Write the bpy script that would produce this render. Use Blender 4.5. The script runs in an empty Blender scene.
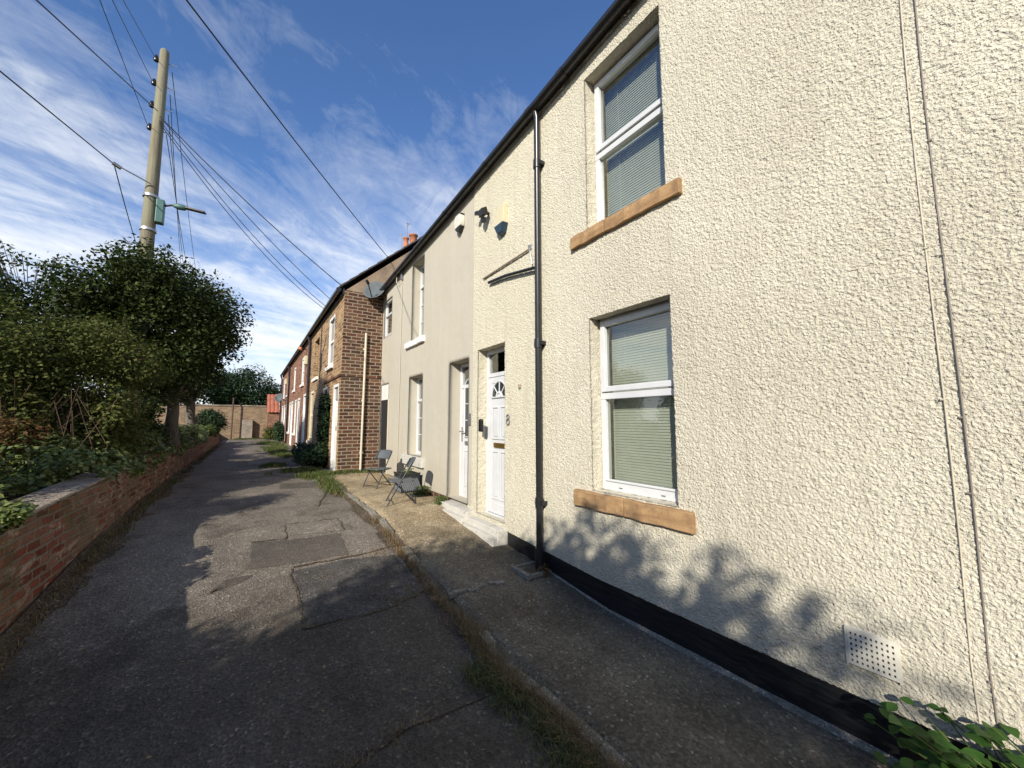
import bpy, math, random
import numpy as np
from mathutils import Vector, Matrix
R = math.radians
random.seed(7); rng = np.random.default_rng(11)
scene = bpy.context.scene
COL = scene.collection

# ------------------------------------------------------------------ camera
cd = bpy.data.cameras.new('camera'); cam = bpy.data.objects.new('camera', cd); COL.objects.link(cam)
cam.location = (0, 0, 1.6)
cam.rotation_euler = (R(90 + 5.565), 0, R(-33.768))
cd.sensor_fit = 'HORIZONTAL'; cd.sensor_width = 36.0; cd.lens = 390.0 / 1024.0 * 36.0
cd.clip_start = 0.05; cd.clip_end = 2000
scene.camera = cam
scene.view_settings.view_transform = 'Standard'; scene.view_settings.look = 'None'
scene.view_settings.gamma = 1; scene.view_settings.use_curve_mapping = False
scene.view_settings.exposure = 0.36

# ------------------------------------------------------------------ light
SUN_EL, SUN_AZ = 28.0, 230.0            # azimuth clockwise from +Y
az, el = R(SUN_AZ), R(SUN_EL)
sdir = Vector((math.sin(az) * math.cos(el), math.cos(az) * math.cos(el), math.sin(el)))
ld = bpy.data.lights.new('sun', 'SUN'); ld.energy = 5.0; ld.angle = R(0.55); ld.color = (1.0, 0.93, 0.82)
sun = bpy.data.objects.new('sun', ld); COL.objects.link(sun)
sun.rotation_euler = sdir.to_track_quat('Z', 'Y').to_euler(); sun.location = (-20, 0, 30)

world = bpy.data.worlds.new('World'); scene.world = world; world.use_nodes = True
wn = world.node_tree; wn.nodes.clear()
def N(nt, t, **kw):
    n = nt.nodes.new(t)
    for k, v in kw.items():
        if hasattr(n, k): setattr(n, k, v)
        else: n.inputs[k.replace('_', ' ')].default_value = v
    return n
def mathn(nt, op, a, b=None, clamp=False):
    n = nt.nodes.new('ShaderNodeMath'); n.operation = op; n.use_clamp = clamp
    for i, v in enumerate((a, b)):
        if v is None: continue
        if isinstance(v, (int, float)): n.inputs[i].default_value = v
        else: nt.links.new(v, n.inputs[i])
    return n.outputs[0]
def mixc(nt, fac, a, b, mode='MIX'):
    n = nt.nodes.new('ShaderNodeMix'); n.data_type = 'RGBA'; n.blend_type = mode
    for i, v in ((0, fac), (6, a), (7, b)):
        if isinstance(v, (int, float)): n.inputs[i].default_value = v
        elif isinstance(v, (tuple, list)): n.inputs[i].default_value = (*v[:3], 1)
        else: nt.links.new(v, n.inputs[i])
    return n.outputs[2]
def ramp(nt, fac, stops):
    n = nt.nodes.new('ShaderNodeValToRGB'); nt.links.new(fac, n.inputs[0])
    e = n.color_ramp.elements
    while len(e) < len(stops): e.new(0.5)
    for i, (p, c) in enumerate(stops):
        e[i].position = p; e[i].color = (*c, 1) if isinstance(c, (tuple, list)) else (c, c, c, 1)
    return n.outputs[0]
def noise(nt, vec, scale, detail=4, rough=.55, dist=0.0):
    n = nt.nodes.new('ShaderNodeTexNoise'); n.inputs['Scale'].default_value = scale
    n.inputs['Detail'].default_value = detail; n.inputs['Roughness'].default_value = rough
    n.inputs['Distortion'].default_value = dist
    if vec is not None: nt.links.new(vec, n.inputs['Vector'])
    return n.outputs['Fac']

sky = N(wn, 'ShaderNodeTexSky', sky_type='NISHITA', sun_disc=False, sun_elevation=el, sun_rotation=az,
        altitude=0.0, air_density=1.0, dust_density=0.35, ozone_density=2.6)
tc = wn.nodes.new('ShaderNodeTexCoord')
sep = wn.nodes.new('ShaderNodeSeparateXYZ'); wn.links.new(tc.outputs['Generated'], sep.inputs[0])
zc = mathn(wn, 'MAXIMUM', sep.outputs[2], 0.03)
zc = mathn(wn, 'ADD', zc, 0.10)
u = mathn(wn, 'DIVIDE', sep.outputs[0], zc); v = mathn(wn, 'DIVIDE', sep.outputs[1], zc)
cb = wn.nodes.new('ShaderNodeCombineXYZ'); wn.links.new(u, cb.inputs[0]); wn.links.new(v, cb.inputs[1])
def cmap(rot, sx, sy, loc=(0, 0)):
    """plane coordinates turned by rot degrees, then scaled (sx across, sy along the streak)"""
    c_, s_ = math.cos(R(rot)), math.sin(R(rot))
    a = mathn(wn, 'ADD', mathn(wn, 'MULTIPLY', u, c_ * sx), mathn(wn, 'MULTIPLY', v, s_ * sx))
    b = mathn(wn, 'ADD', mathn(wn, 'MULTIPLY', u, -s_ * sy), mathn(wn, 'MULTIPLY', v, c_ * sy))
    k = wn.nodes.new('ShaderNodeCombineXYZ')
    wn.links.new(mathn(wn, 'ADD', a, loc[0]), k.inputs[0]); wn.links.new(mathn(wn, 'ADD', b, loc[1]), k.inputs[1])
    return k.outputs[0]
wisp = noise(wn, cmap(30, .85, 1.9, (1.3, 4.0)), 1.3, 12, .66, 1.6)
body = noise(wn, cmap(20, .55, .8, (8.1, 2.7)), 1.3, 5, .55, .6)
fine = noise(wn, cmap(75, 1.6, 3.0, (7, 2)), 3.4, 10, .72, 1.2)
mk = mathn(wn, 'ADD', mathn(wn, 'MULTIPLY', wisp, .46), mathn(wn, 'MULTIPLY', body, .72))
mk = mathn(wn, 'ADD', mk, mathn(wn, 'MULTIPLY', fine, .20))
lowz = mathn(wn, 'SUBTRACT', 0.46, sep.outputs[2]); lowz = mathn(wn, 'MULTIPLY', lowz, 0.62)
mk = mathn(wn, 'ADD', mk, lowz)
cm = ramp(wn, mk, [(.57, 0.0), (.69, .20), (.82, .62), (.96, .95)])
tint = mixc(wn, 1.0, sky.outputs[0], (1.02, 1.30, 1.68), 'MULTIPLY')
skyc = mixc(wn, cm, tint, (9.6, 9.9, 10.2))
bg = wn.nodes.new('ShaderNodeBackground'); bg.inputs['Strength'].default_value = 0.086
wn.links.new(skyc, bg.inputs['Color'])
wo = wn.nodes.new('ShaderNodeOutputWorld'); wn.links.new(bg.outputs[0], wo.inputs[0])

# ------------------------------------------------------------------ materials
def newmat(name):
    m = bpy.data.materials.new(name); m.use_nodes = True
    nt = m.node_tree; b = nt.nodes['Principled BSDF']
    return m, nt, b
def pos(nt):
    return nt.nodes.new('ShaderNodeNewGeometry').outputs['Position']
def scaled(nt, vec, s, loc=(0, 0, 0)):
    m = nt.nodes.new('ShaderNodeMapping'); m.inputs['Scale'].default_value = s
    m.inputs['Location'].default_value = loc
    nt.links.new(vec, m.inputs[0]); return m.outputs[0]
def bump(nt, b, h, dist, strength=1.0, prev=None):
    n = nt.nodes.new('ShaderNodeBump'); n.inputs['Strength'].default_value = strength
    n.inputs['Distance'].default_value = dist; nt.links.new(h, n.inputs['Height'])
    if prev is not None: nt.links.new(prev, n.inputs['Normal'])
    nt.links.new(n.outputs[0], b.inputs['Normal']); return n.outputs[0]
def plain(name, c, rough=.5, metal=0.0, var=.12, vs=9.0, bd=0.0, bs=60, spec=.5):
    m, nt, b = newmat(name); p = pos(nt)
    n1 = noise(nt, p, vs, 5, .6)
    lo = tuple(x * (1 - var) for x in c); hi = tuple(min(1, x * (1 + var)) for x in c)
    nt.links.new(ramp(nt, n1, [(.3, lo), (.7, hi)]), b.inputs['Base Color'])
    b.inputs['Roughness'].default_value = rough; b.inputs['Metallic'].default_value = metal
    b.inputs['Specular IOR Level'].default_value = spec
    if bd: bump(nt, b, noise(nt, p, bs, 4, .6), bd)
    return m

def mat_roughcast():
    m, nt, b = newmat('roughcast_render'); p = pos(nt)
    big = noise(nt, p, .8, 3, .5); mid = noise(nt, p, 5, 4, .6)
    sp = nt.nodes.new('ShaderNodeSeparateXYZ'); nt.links.new(p, sp.inputs[0])
    c = ramp(nt, big, [(.3, (.56, .52, .41)), (.7, (.66, .62, .50))])
    # the far bay was painted a yellower cream
    yf = nt.nodes.new('ShaderNodeMapRange'); nt.links.new(sp.outputs[1], yf.inputs[0])
    yf.inputs[1].default_value = 2.2; yf.inputs[2].default_value = 3.6
    c = mixc(nt, mathn(nt, 'MULTIPLY', yf.outputs[0], .6), c, (.70, .65, .49))
    c = mixc(nt, ramp(nt, mid, [(.35, 0.0), (.8, .16)]), c, (.45, .39, .28))
    vn = nt.nodes.new('ShaderNodeTexVoronoi'); vn.inputs['Scale'].default_value = 70
    d = mixc(nt, .35, p, nt.nodes.new('ShaderNodeTexNoise').outputs['Color']); nt.links.new(p, vn.inputs['Vector'])
    speck = noise(nt, p, 130, 3, .6)
    c = mixc(nt, ramp(nt, speck, [(.58, 0.0), (.70, .6)]), c, (.28, .25, .18))
    strk = noise(nt, scaled(nt, p, (5, 5, .35)), 2.2, 5, .6)
    c = mixc(nt, ramp(nt, strk, [(.5, 0.0), (.72, .28)]), c, (.40, .36, .27))
    dirt = nt.nodes.new('ShaderNodeMapRange'); nt.links.new(sp.outputs[2], dirt.inputs[0])
    dirt.inputs[1].default_value = .75; dirt.inputs[2].default_value = .25
    c = mixc(nt, mathn(nt, 'MULTIPLY', mathn(nt, 'MULTIPLY', dirt.outputs[0], mid), .55), c, (.40, .38, .31))
    nt.links.new(c, b.inputs['Base Color']); b.inputs['Roughness'].default_value = .93
    b.inputs['Specular IOR Level'].default_value = .2
    h1 = noise(nt, p, 75, 3, .6, .3)
    nb = bump(nt, b, h1, .015, 1.0)
    bump(nt, b, vn.outputs['Distance'], .006, .8, nb)
    return m
def mat_smooth():
    m, nt, b = newmat('smooth_render'); p = pos(nt)
    st = noise(nt, scaled(nt, p, (6, 6, .7)), 1.2, 6, .6)
    pa = noise(nt, p, 1.3, 5, .65)
    c = ramp(nt, st, [(.3, (.435, .40, .32)), (.7, (.47, .435, .35))])
    c = mixc(nt, ramp(nt, pa, [(.45, 0.0), (.7, .35)]), c, (.50, .465, .38))
    sp = nt.nodes.new('ShaderNodeSeparateXYZ'); nt.links.new(p, sp.inputs[0])
    d = nt.nodes.new('ShaderNodeMapRange'); nt.links.new(sp.outputs[2], d.inputs[0])
    d.inputs[1].default_value = 1.1; d.inputs[2].default_value = .4
    c = mixc(nt, mathn(nt, 'MULTIPLY', d.outputs[0], mathn(nt, 'MULTIPLY', pa, .6)), c, (.30, .26, .19))
    nt.links.new(c, b.inputs['Base Color']); b.inputs['Roughness'].default_value = .9
    b.inputs['Specular IOR Level'].default_value = .2
    nb = bump(nt, b, noise(nt, p, 6, 4, .5), .012, .7)
    bump(nt, b, noise(nt, p, 160, 3, .6), .0016, 1.0, nb)
    return m
def mat_brick(name, c1, c2, c3, mortar, msize=.012, bw=.23, rh=.082, stain=(.05, .04, .03), stainamt=.5, moss=0.0, roughb=.006, lime=0.0):
    m, nt, b = newmat(name); p = pos(nt)
    sp = nt.nodes.new('ShaderNodeSeparateXYZ'); nt.links.new(p, sp.inputs[0])
    w = nt.nodes.new('ShaderNodeTexNoise'); w.inputs['Scale'].default_value = 3.0; nt.links.new(p, w.inputs['Vector'])
    ws = nt.nodes.new('ShaderNodeSeparateColor'); nt.links.new(w.outputs['Color'], ws.inputs[0])
    uu = mathn(nt, 'ADD', sp.outputs[0], sp.outputs[1])
    uu = mathn(nt, 'ADD', uu, mathn(nt, 'MULTIPLY', ws.outputs[0], .02))
    vv = mathn(nt, 'ADD', sp.outputs[2], mathn(nt, 'MULTIPLY', ws.outputs[1], .03))
    cb_ = nt.nodes.new('ShaderNodeCombineXYZ'); nt.links.new(uu, cb_.inputs[0]); nt.links.new(vv, cb_.inputs[1])
    br = nt.nodes.new('ShaderNodeTexBrick'); nt.links.new(cb_.outputs[0], br.inputs['Vector'])
    br.inputs['Scale'].default_value = 1; br.inputs['Brick Width'].default_value = bw
    br.inputs['Row Height'].default_value = rh; br.inputs['Mortar Size'].default_value = msize
    br.inputs['Mortar Smooth'].default_value = .25; br.inputs['Bias'].default_value = 0
    br.inputs['Color1'].default_value = (0, 0, 0, 1); br.inputs['Color2'].default_value = (1, 1, 1, 1)
    br.inputs['Mortar'].default_value = (.5, .5, .5, 1)
    n0 = noise(nt, p, 2.2, 4, .6)
    f = mathn(nt, 'ADD', mathn(nt, 'MULTIPLY', br.outputs['Color'], .75), mathn(nt, 'MULTIPLY', n0, .35))
    c = ramp(nt, f, [(.1, c1), (.5, c2), (.95, c3)])
    fine_ = noise(nt, p, 55, 4, .7)
    c = mixc(nt, .45, c, ramp(nt, fine_, [(.3, (.35, .35, .35)), (.75, (1.0, 1.0, 1.0))]), 'MULTIPLY')
    c = mixc(nt, ramp(nt, noise(nt, p, 1.1, 5, .65), [(.5, 0.0), (.7, stainamt)]), c, stain)
    mo = mixc(nt, fine_, tuple(x * .7 for x in mortar), mortar)
    c = mixc(nt, br.outputs['Fac'], c, mo)
    if lime:
        c = mixc(nt, ramp(nt, noise(nt, scaled(nt, p, (1, .6, 1.6)), 5.5, 6, .75, .6), [(.54, 0.0), (.62, lime)]), c, (.42, .31, .24))
        c = mixc(nt, ramp(nt, noise(nt, p, 8, 5, .7, .4), [(.60, 0.0), (.66, .9)]), c, (.05, .035, .025))
    if moss:
        c = mixc(nt, ramp(nt, noise(nt, p, 2.6, 6, .7), [(.5, 0.0), (.68, moss)]), c, (.10, .095, .04))
    nt.links.new(c, b.inputs['Base Color']); b.inputs['Roughness'].default_value = .92
    b.inputs['Specular IOR Level'].default_value = .2
    h = mathn(nt, 'SUBTRACT', mathn(nt, 'MULTIPLY', fine_, .5), br.outputs['Fac'])
    bump(nt, b, h, roughb, 1.0)
    return m
def mat_ground(name, c1, c2, agg=160, bd=.004, stain=None, warm=None, mottle=3.0, far=None, flo=4.6):
    m, nt, b = newmat(name); p = pos(nt)
    big = noise(nt, p, .9, 5, .6); mid = noise(nt, p, mottle, 5, .65); fn = noise(nt, p, agg, 2, .5)
    vr = nt.nodes.new('ShaderNodeTexVoronoi'); vr.inputs['Scale'].default_value = agg * .9; nt.links.new(p, vr.inputs['Vector'])
    c = ramp(nt, mid, [(.3, c1), (.7, c2)])
    if warm: c = mixc(nt, ramp(nt, big, [(.42, 0.0), (.68, .75)]), c, warm)
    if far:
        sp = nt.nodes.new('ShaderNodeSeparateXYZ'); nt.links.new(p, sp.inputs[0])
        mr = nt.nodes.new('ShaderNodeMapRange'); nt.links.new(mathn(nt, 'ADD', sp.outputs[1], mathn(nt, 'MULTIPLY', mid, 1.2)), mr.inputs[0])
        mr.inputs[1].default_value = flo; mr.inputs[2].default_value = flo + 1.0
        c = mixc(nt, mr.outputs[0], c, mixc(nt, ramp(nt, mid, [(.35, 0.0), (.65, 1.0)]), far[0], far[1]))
    if stain: c = mixc(nt, ramp(nt, noise(nt, p, 1.7, 6, .7, .4), [(.52, 0.0), (.66, .6)]), c, stain)
    c = mixc(nt, 1.0, c, ramp(nt, noise(nt, scaled(nt, p, (1.6, .5, 1)), 1.1, 6, .65, .5), [(.3, .78), (.5, 1.0), (.7, 1.2)]), 'MULTIPLY')
    g = ramp(nt, vr.outputs['Color'], [(.0, .45), (.55, .95), (.82, 1.3), (.93, 2.3), (1.0, 4.0)])
    c = mixc(nt, .8, c, g, 'MULTIPLY')
    nt.links.new(c, b.inputs['Base Color']); b.inputs['Roughness'].default_value = .9
    b.inputs['Specular IOR Level'].default_value = .25
    nb = bump(nt, b, vr.outputs['Distance'], bd, 1.0)
    nb = bump(nt, b, fn, bd, .8, nb)
    bump(nt, b, mid, .03, .5, nb)
    return m
def mat_leaf(name, c1, c2, c3=None, trans=.25, rough=.65, spec=.22):
    m, nt, b = newmat(name)
    g = nt.nodes.new('ShaderNodeNewGeometry')
    n0 = noise(nt, g.outputs['Position'], 1.3, 3, .6)
    f = mathn(nt, 'ADD', mathn(nt, 'MULTIPLY', g.outputs['Random Per Island'], .6), mathn(nt, 'MULTIPLY', n0, .4))
    c = ramp(nt, f, [(.1, c1), (.55, c2), (.95, c3 or c2)])
    nt.links.new(c, b.inputs['Base Color']); b.inputs['Roughness'].default_value = rough
    b.inputs['Specular IOR Level'].default_value = spec
    tr = nt.nodes.new('ShaderNodeBsdfTranslucent'); nt.links.new(c, tr.inputs['Color'])
    mx = nt.nodes.new('ShaderNodeMixShader'); mx.inputs[0].default_value = trans
    nt.links.new(b.outputs[0], mx.inputs[1]); nt.links.new(tr.outputs[0], mx.inputs[2])
    nt.links.new(mx.outputs[0], nt.nodes['Material Output'].inputs[0])
    return m
def mat_glass():
    m, nt, b = newmat('window_glass'); nt.nodes.remove(b)
    tr = nt.nodes.new('ShaderNodeBsdfTransparent'); tr.inputs[0].default_value = (.84, .86, .82, 1)
    gl = nt.nodes.new('ShaderNodeBsdfGlossy'); gl.inputs['Roughness'].default_value = .015
    fr = nt.nodes.new('ShaderNodeFresnel'); fr.inputs[0].default_value = 1.65
    bf = nt.nodes.new('ShaderNodeNewGeometry').outputs['Backfacing']
    f = mathn(nt, 'MULTIPLY', mathn(nt, 'MULTIPLY', fr.outputs[0], 2.6, True), mathn(nt, 'SUBTRACT', 1.0, bf))
    mx = nt.nodes.new('ShaderNodeMixShader'); nt.links.new(f, mx.inputs[0])
    nt.links.new(tr.outputs[0], mx.inputs[1]); nt.links.new(gl.outputs[0], mx.inputs[2])
    nt.links.new(mx.outputs[0], nt.nodes['Material Output'].inputs[0])
    return m
def mat_stone():
    m, nt, b = newmat('sandstone'); p = pos(nt)
    c = ramp(nt, noise(nt, scaled(nt, p, (3, 1.2, 8)), 2.4, 6, .65), [(.3, (.26, .15, .07)), (.55, (.38, .235, .11)), (.75, (.47, .31, .165))])
    c = mixc(nt, ramp(nt, noise(nt, p, 9, 5, .7), [(.48, 0.0), (.68, .75)]), c, (.19, .11, .055))
    nt.links.new(c, b.inputs['Base Color']); b.inputs['Roughness'].default_value = .9
    bump(nt, b, noise(nt, p, 60, 5, .65), .004)
    return m
def mat_bark(name, c1, c2):
    m, nt, b = newmat(name); p = pos(nt)
    n0 = noise(nt, scaled(nt, p, (1, 1, .25)), 16, 5, .65)
    nt.links.new(ramp(nt, n0, [(.3, c1), (.7, c2)]), b.inputs['Base Color']); b.inputs['Roughness'].default_value = .9
    bump(nt, b, n0, .02)
    return m
def mat_pole():
    m, nt, b = newmat('weathered_wood_pole'); p = pos(nt)
    n0 = noise(nt, scaled(nt, p, (1, 1, .06)), 22, 5, .65); n1 = noise(nt, p, 1.3, 4, .6)
    c = ramp(nt, n0, [(.25, (.12, .10, .065)), (.7, (.24, .21, .14))])
    c = mixc(nt, ramp(nt, n1, [(.4, 0.0), (.7, .6)]), c, (.24, .25, .16))
    nt.links.new(c, b.inputs['Base Color']); b.inputs['Roughness'].default_value = .85
    bump(nt, b, n0, .01)
    return m
def mat_oldpaint():
    m, nt, b = newmat('flaking_white_paint'); p = pos(nt)
    c = mixc(nt, ramp(nt, noise(nt, p, 11, 6, .7), [(.58, 0.0), (.68, .85)]), (.50, .48, .42), (.26, .22, .16))
    nt.links.new(c, b.inputs['Base Color']); b.inputs['Roughness'].default_value = .75
    bump(nt, b, noise(nt, p, 18, 5, .6), .012)
    return m
def mat_plinth():
    m, nt, b = newmat('black_bitumen_paint'); p = pos(nt)
    n0 = noise(nt, scaled(nt, p, (1, .6, 3)), 5, 5, .6)
    nt.links.new(ramp(nt, n0, [(.35, (.005, .0055, .007)), (.75, (.014, .015, .017))]), b.inputs['Base Color'])
    b.inputs['Roughness'].default_value = .42; bump(nt, b, n0, .015)
    return m
def mat_tiles(name, c1, c2, sc=.2):
    m, nt, b = newmat(name); p = pos(nt)
    n0 = noise(nt, p, 4, 5, .6); c = ramp(nt, n0, [(.3, c1), (.7, c2)])
    nt.links.new(c, b.inputs['Base Color']); b.inputs['Roughness'].default_value = .8
    bump(nt, b, noise(nt, p, 30, 3), .01)
    return m

M = {}
M['rough'] = mat_roughcast(); M['smooth'] = mat_smooth(); M['stone'] = mat_stone()
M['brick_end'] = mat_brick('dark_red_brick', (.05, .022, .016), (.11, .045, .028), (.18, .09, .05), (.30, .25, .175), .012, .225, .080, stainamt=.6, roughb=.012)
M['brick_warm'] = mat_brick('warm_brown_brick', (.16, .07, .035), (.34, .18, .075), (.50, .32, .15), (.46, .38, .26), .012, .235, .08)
M['brick_red'] = mat_brick('red_brown_brick', (.13, .045, .028), (.27, .10, .055), (.38, .19, .10), (.30, .23, .17), .010, .235, .08)
M['brick_wall'] = mat_brick('old_garden_brick', (.12, .036, .025), (.28, .075, .048), (.32, .18, .12), (.26, .21, .16), .013, .225, .072, (.20, .155, .11), .85, .7, .03, lime=.95)
M['brick_pale'] = mat_brick('pale_orange_brick', (.17, .105, .06), (.27, .175, .10), (.34, .245, .15), (.34, .27, .19), .010)
M['path'] = mat_ground('asphalt', (.068, .057, .043), (.102, .087, .067), 80, .006, (.058, .047, .034), None, 3.0, ((.155, .132, .105), (.20, .172, .138)), 4.0)  # near end coloured darker to deepen the foreground shade, far end lighter
M['patch'] = mat_ground('dark_asphalt_patch', (.085, .072, .058), (.115, .10, .08), 130, .003)
M['pit'] = mat_ground('worn_asphalt', (.055, .05, .045), (.10, .09, .078), 70, .007, (.05, .045, .03))
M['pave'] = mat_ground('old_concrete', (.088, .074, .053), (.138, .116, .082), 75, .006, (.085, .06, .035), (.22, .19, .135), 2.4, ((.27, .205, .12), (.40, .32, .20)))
M['kerb'] = mat_ground('concrete_edging', (.18, .165, .13), (.30, .28, .23), 120, .006, (.13, .10, .07))
M['soil'] = mat_ground('garden_soil', (.05, .04, .025), (.09, .075, .045), 40, .02, (.05, .07, .02))
M['dirt'] = mat_ground('dry_dirt', (.07, .052, .034), (.13, .10, .065), 60, .015)
M['glass'] = mat_glass()
M['pvc'] = plain('white_pvc', (.56, .57, .575), .35, var=.06, vs=5)
M['oldwhite'] = mat_oldpaint()
M['whitewood'] = plain('white_painted_wood', (.72, .71, .67), .5, var=.10, vs=4)
M['creamwood'] = plain('cream_painted_wood', (.66, .58, .40), .5, var=.10)
M['blackpl'] = plain('black_plastic', (.012, .012, .013), .28, var=.2)
M['gutter'] = plain('black_gutter_plastic', (.016, .016, .018), .3, var=.3, bd=.001, bs=8)
M['fascia'] = plain('black_fascia', (.02, .02, .022), .5, var=.2)
M['plinth'] = mat_plinth()
M['grey'] = plain('grey_metal', (.17, .17, .175), .45, .3)
M['greyblue'] = plain('grey_blue_plastic', (.15, .16, .17), .5)
M['chair'] = plain('grey_chair_plastic', (.085, .095, .10), .5)
M['chairleg'] = plain('dark_grey_steel', (.05, .055, .06), .35, .6)
M['dish'] = plain('grey_dish', (.10, .115, .12), .7, spec=.2)
M['navy'] = plain('navy_plastic', (.012, .035, .06), .3)
M['creampl'] = plain('cream_plastic', (.58, .52, .34), .45, var=.04)
M['whitepl'] = plain('white_plastic', (.62, .59, .50), .5, var=.12, vs=14)
M['paleplastic'] = plain('pale_plastic', (.55, .50, .38), .45, var=.1)
M['brass'] = plain('brass', (.42, .27, .07), .35, .9)
M['steel'] = plain('steel', (.5, .5, .5), .3, 1.0)
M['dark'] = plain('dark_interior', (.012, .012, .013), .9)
M['curtain'] = plain('net_curtain', (.42, .42, .40), .9)
M['blind'] = plain('white_blind', (.60, .61, .57), .5, var=.05)
M['tan'] = plain('tan_rod', (.30, .24, .17), .5)
M['wire'] = plain('black_wire', (.012, .012, .014), .6)
M['cablec'] = plain('cream_cable', (.50, .45, .35), .6)
M['cableg'] = plain('brown_cable', (.21, .18, .155), .6)
M['lampgreen'] = plain('green_grey_metal', (.06, .13, .115), .5, .2)
M['galv'] = plain('galvanised_metal', (.45, .46, .46), .4, .8)
M['slate'] = mat_tiles('dark_roof_tile', (.035, .032, .032), (.075, .068, .062))
M['pantile'] = mat_tiles('red_pantile', (.26, .075, .04), (.42, .15, .085))
M['terra'] = plain('terracotta', (.45, .17, .08), .8, var=.2)
M['stonegrey'] = mat_ground('grey_coping_stone', (.20, .16, .12), (.36, .30, .24), 90, .006, (.12, .11, .07))
M['gablerend'] = plain('brown_gable_render', (.25, .185, .125), .9, var=.3, vs=3, bd=.01, bs=20)
M['step'] = mat_oldpaint()
M['pole'] = mat_pole()
M['leaf_dark'] = mat_leaf('dark_green_leaf', (.016, .027, .006), (.036, .056, .012), (.095, .12, .028), .22)
M['leaf_olive'] = mat_leaf('olive_leaf', (.04, .056, .013), (.09, .11, .025), (.18, .165, .045), .3)
M['leaf_ivy'] = mat_leaf('ivy_leaf', (.045, .065, .015), (.13, .17, .045), (.30, .32, .12), .2, .4, .35)
M['leaf_far'] = mat_leaf('dark_yew_leaf', (.012, .026, .012), (.025, .05, .018), (.05, .08, .025), .15)
M['leaf_red'] = mat_leaf('russet_leaf', (.10, .05, .025), (.17, .09, .035), (.12, .10, .03), .25)
M['leaf_weed'] = mat_leaf('weed_leaf', (.05, .08, .02), (.10, .135, .035), (.18, .20, .07), .3)
M['leaf_plant'] = mat_leaf('glossy_plant_leaf', (.022, .06, .012), (.04, .10, .018), (.07, .14, .03), .3, .35)
M['grass_dry'] = mat_leaf('dry_grass', (.13, .085, .04), (.22, .155, .08), (.30, .24, .13), .2, .8)
M['grass_green'] = mat_leaf('green_grass', (.05, .06, .02), (.10, .115, .04), (.22, .20, .10), .25, .7)
M['bark'] = mat_bark('grey_bark', (.07, .06, .05), (.20, .175, .15))
M['twig'] = mat_bark('brown_twig', (.05, .03, .02), (.13, .08, .05))
M['litter'] = mat_leaf('dead_leaf', (.12, .07, .03), (.26, .17, .08), (.42, .33, .20), .1, .8)

# ------------------------------------------------------------------ helpers
def tag(o, label=None, cat=None, group=None, kind=None):
    if label: o['label'] = label
    if cat: o['category'] = cat
    if group: o['group'] = group
    if kind: o['kind'] = kind
    return o
def thing(name, label, cat, loc=(0, 0, 0), group=None, rz=0.0):
    o = bpy.data.objects.new(name, None); COL.objects.link(o); o.empty_display_size = .2
    o.location = loc; o.rotation_euler = (0, 0, rz)
    return tag(o, label, cat, group)
def origin(o):
    v = Vector((0, 0, 0))
    while o is not None: v += o.location; o = o.parent
    return v
def np_mesh(name, verts, faces, mat, parent=None, local=False, smooth=False, loc=None):
    """verts (n,3) in world space unless local; faces (m,k) array"""
    verts = np.asarray(verts, float); faces = np.asarray(faces, np.int32)
    if loc is not None: off = np.array(loc, float)
    elif parent is not None and not local: off = np.array(origin(parent))
    else: off = np.zeros(3)
    me = bpy.data.meshes.new(name); k = faces.shape[1]
    me.vertices.add(len(verts)); me.vertices.foreach_set('co', (verts - (off if not local else 0)).astype(np.float32).ravel())
    me.loops.add(faces.size); me.loops.foreach_set('vertex_index', faces.ravel())
    me.polygons.add(len(faces)); me.polygons.foreach_set('loop_start', np.arange(0, faces.size, k, dtype=np.int32))
    if smooth: me.polygons.foreach_set('use_smooth', np.ones(len(faces), bool))
    me.update(calc_edges=True); me.validate()
    if mat: me.materials.append(mat)
    o = bpy.data.objects.new(name, me); COL.objects.link(o)
    if parent is not None: o.parent = parent
    elif loc is not None: o.location = loc
    return o
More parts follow.
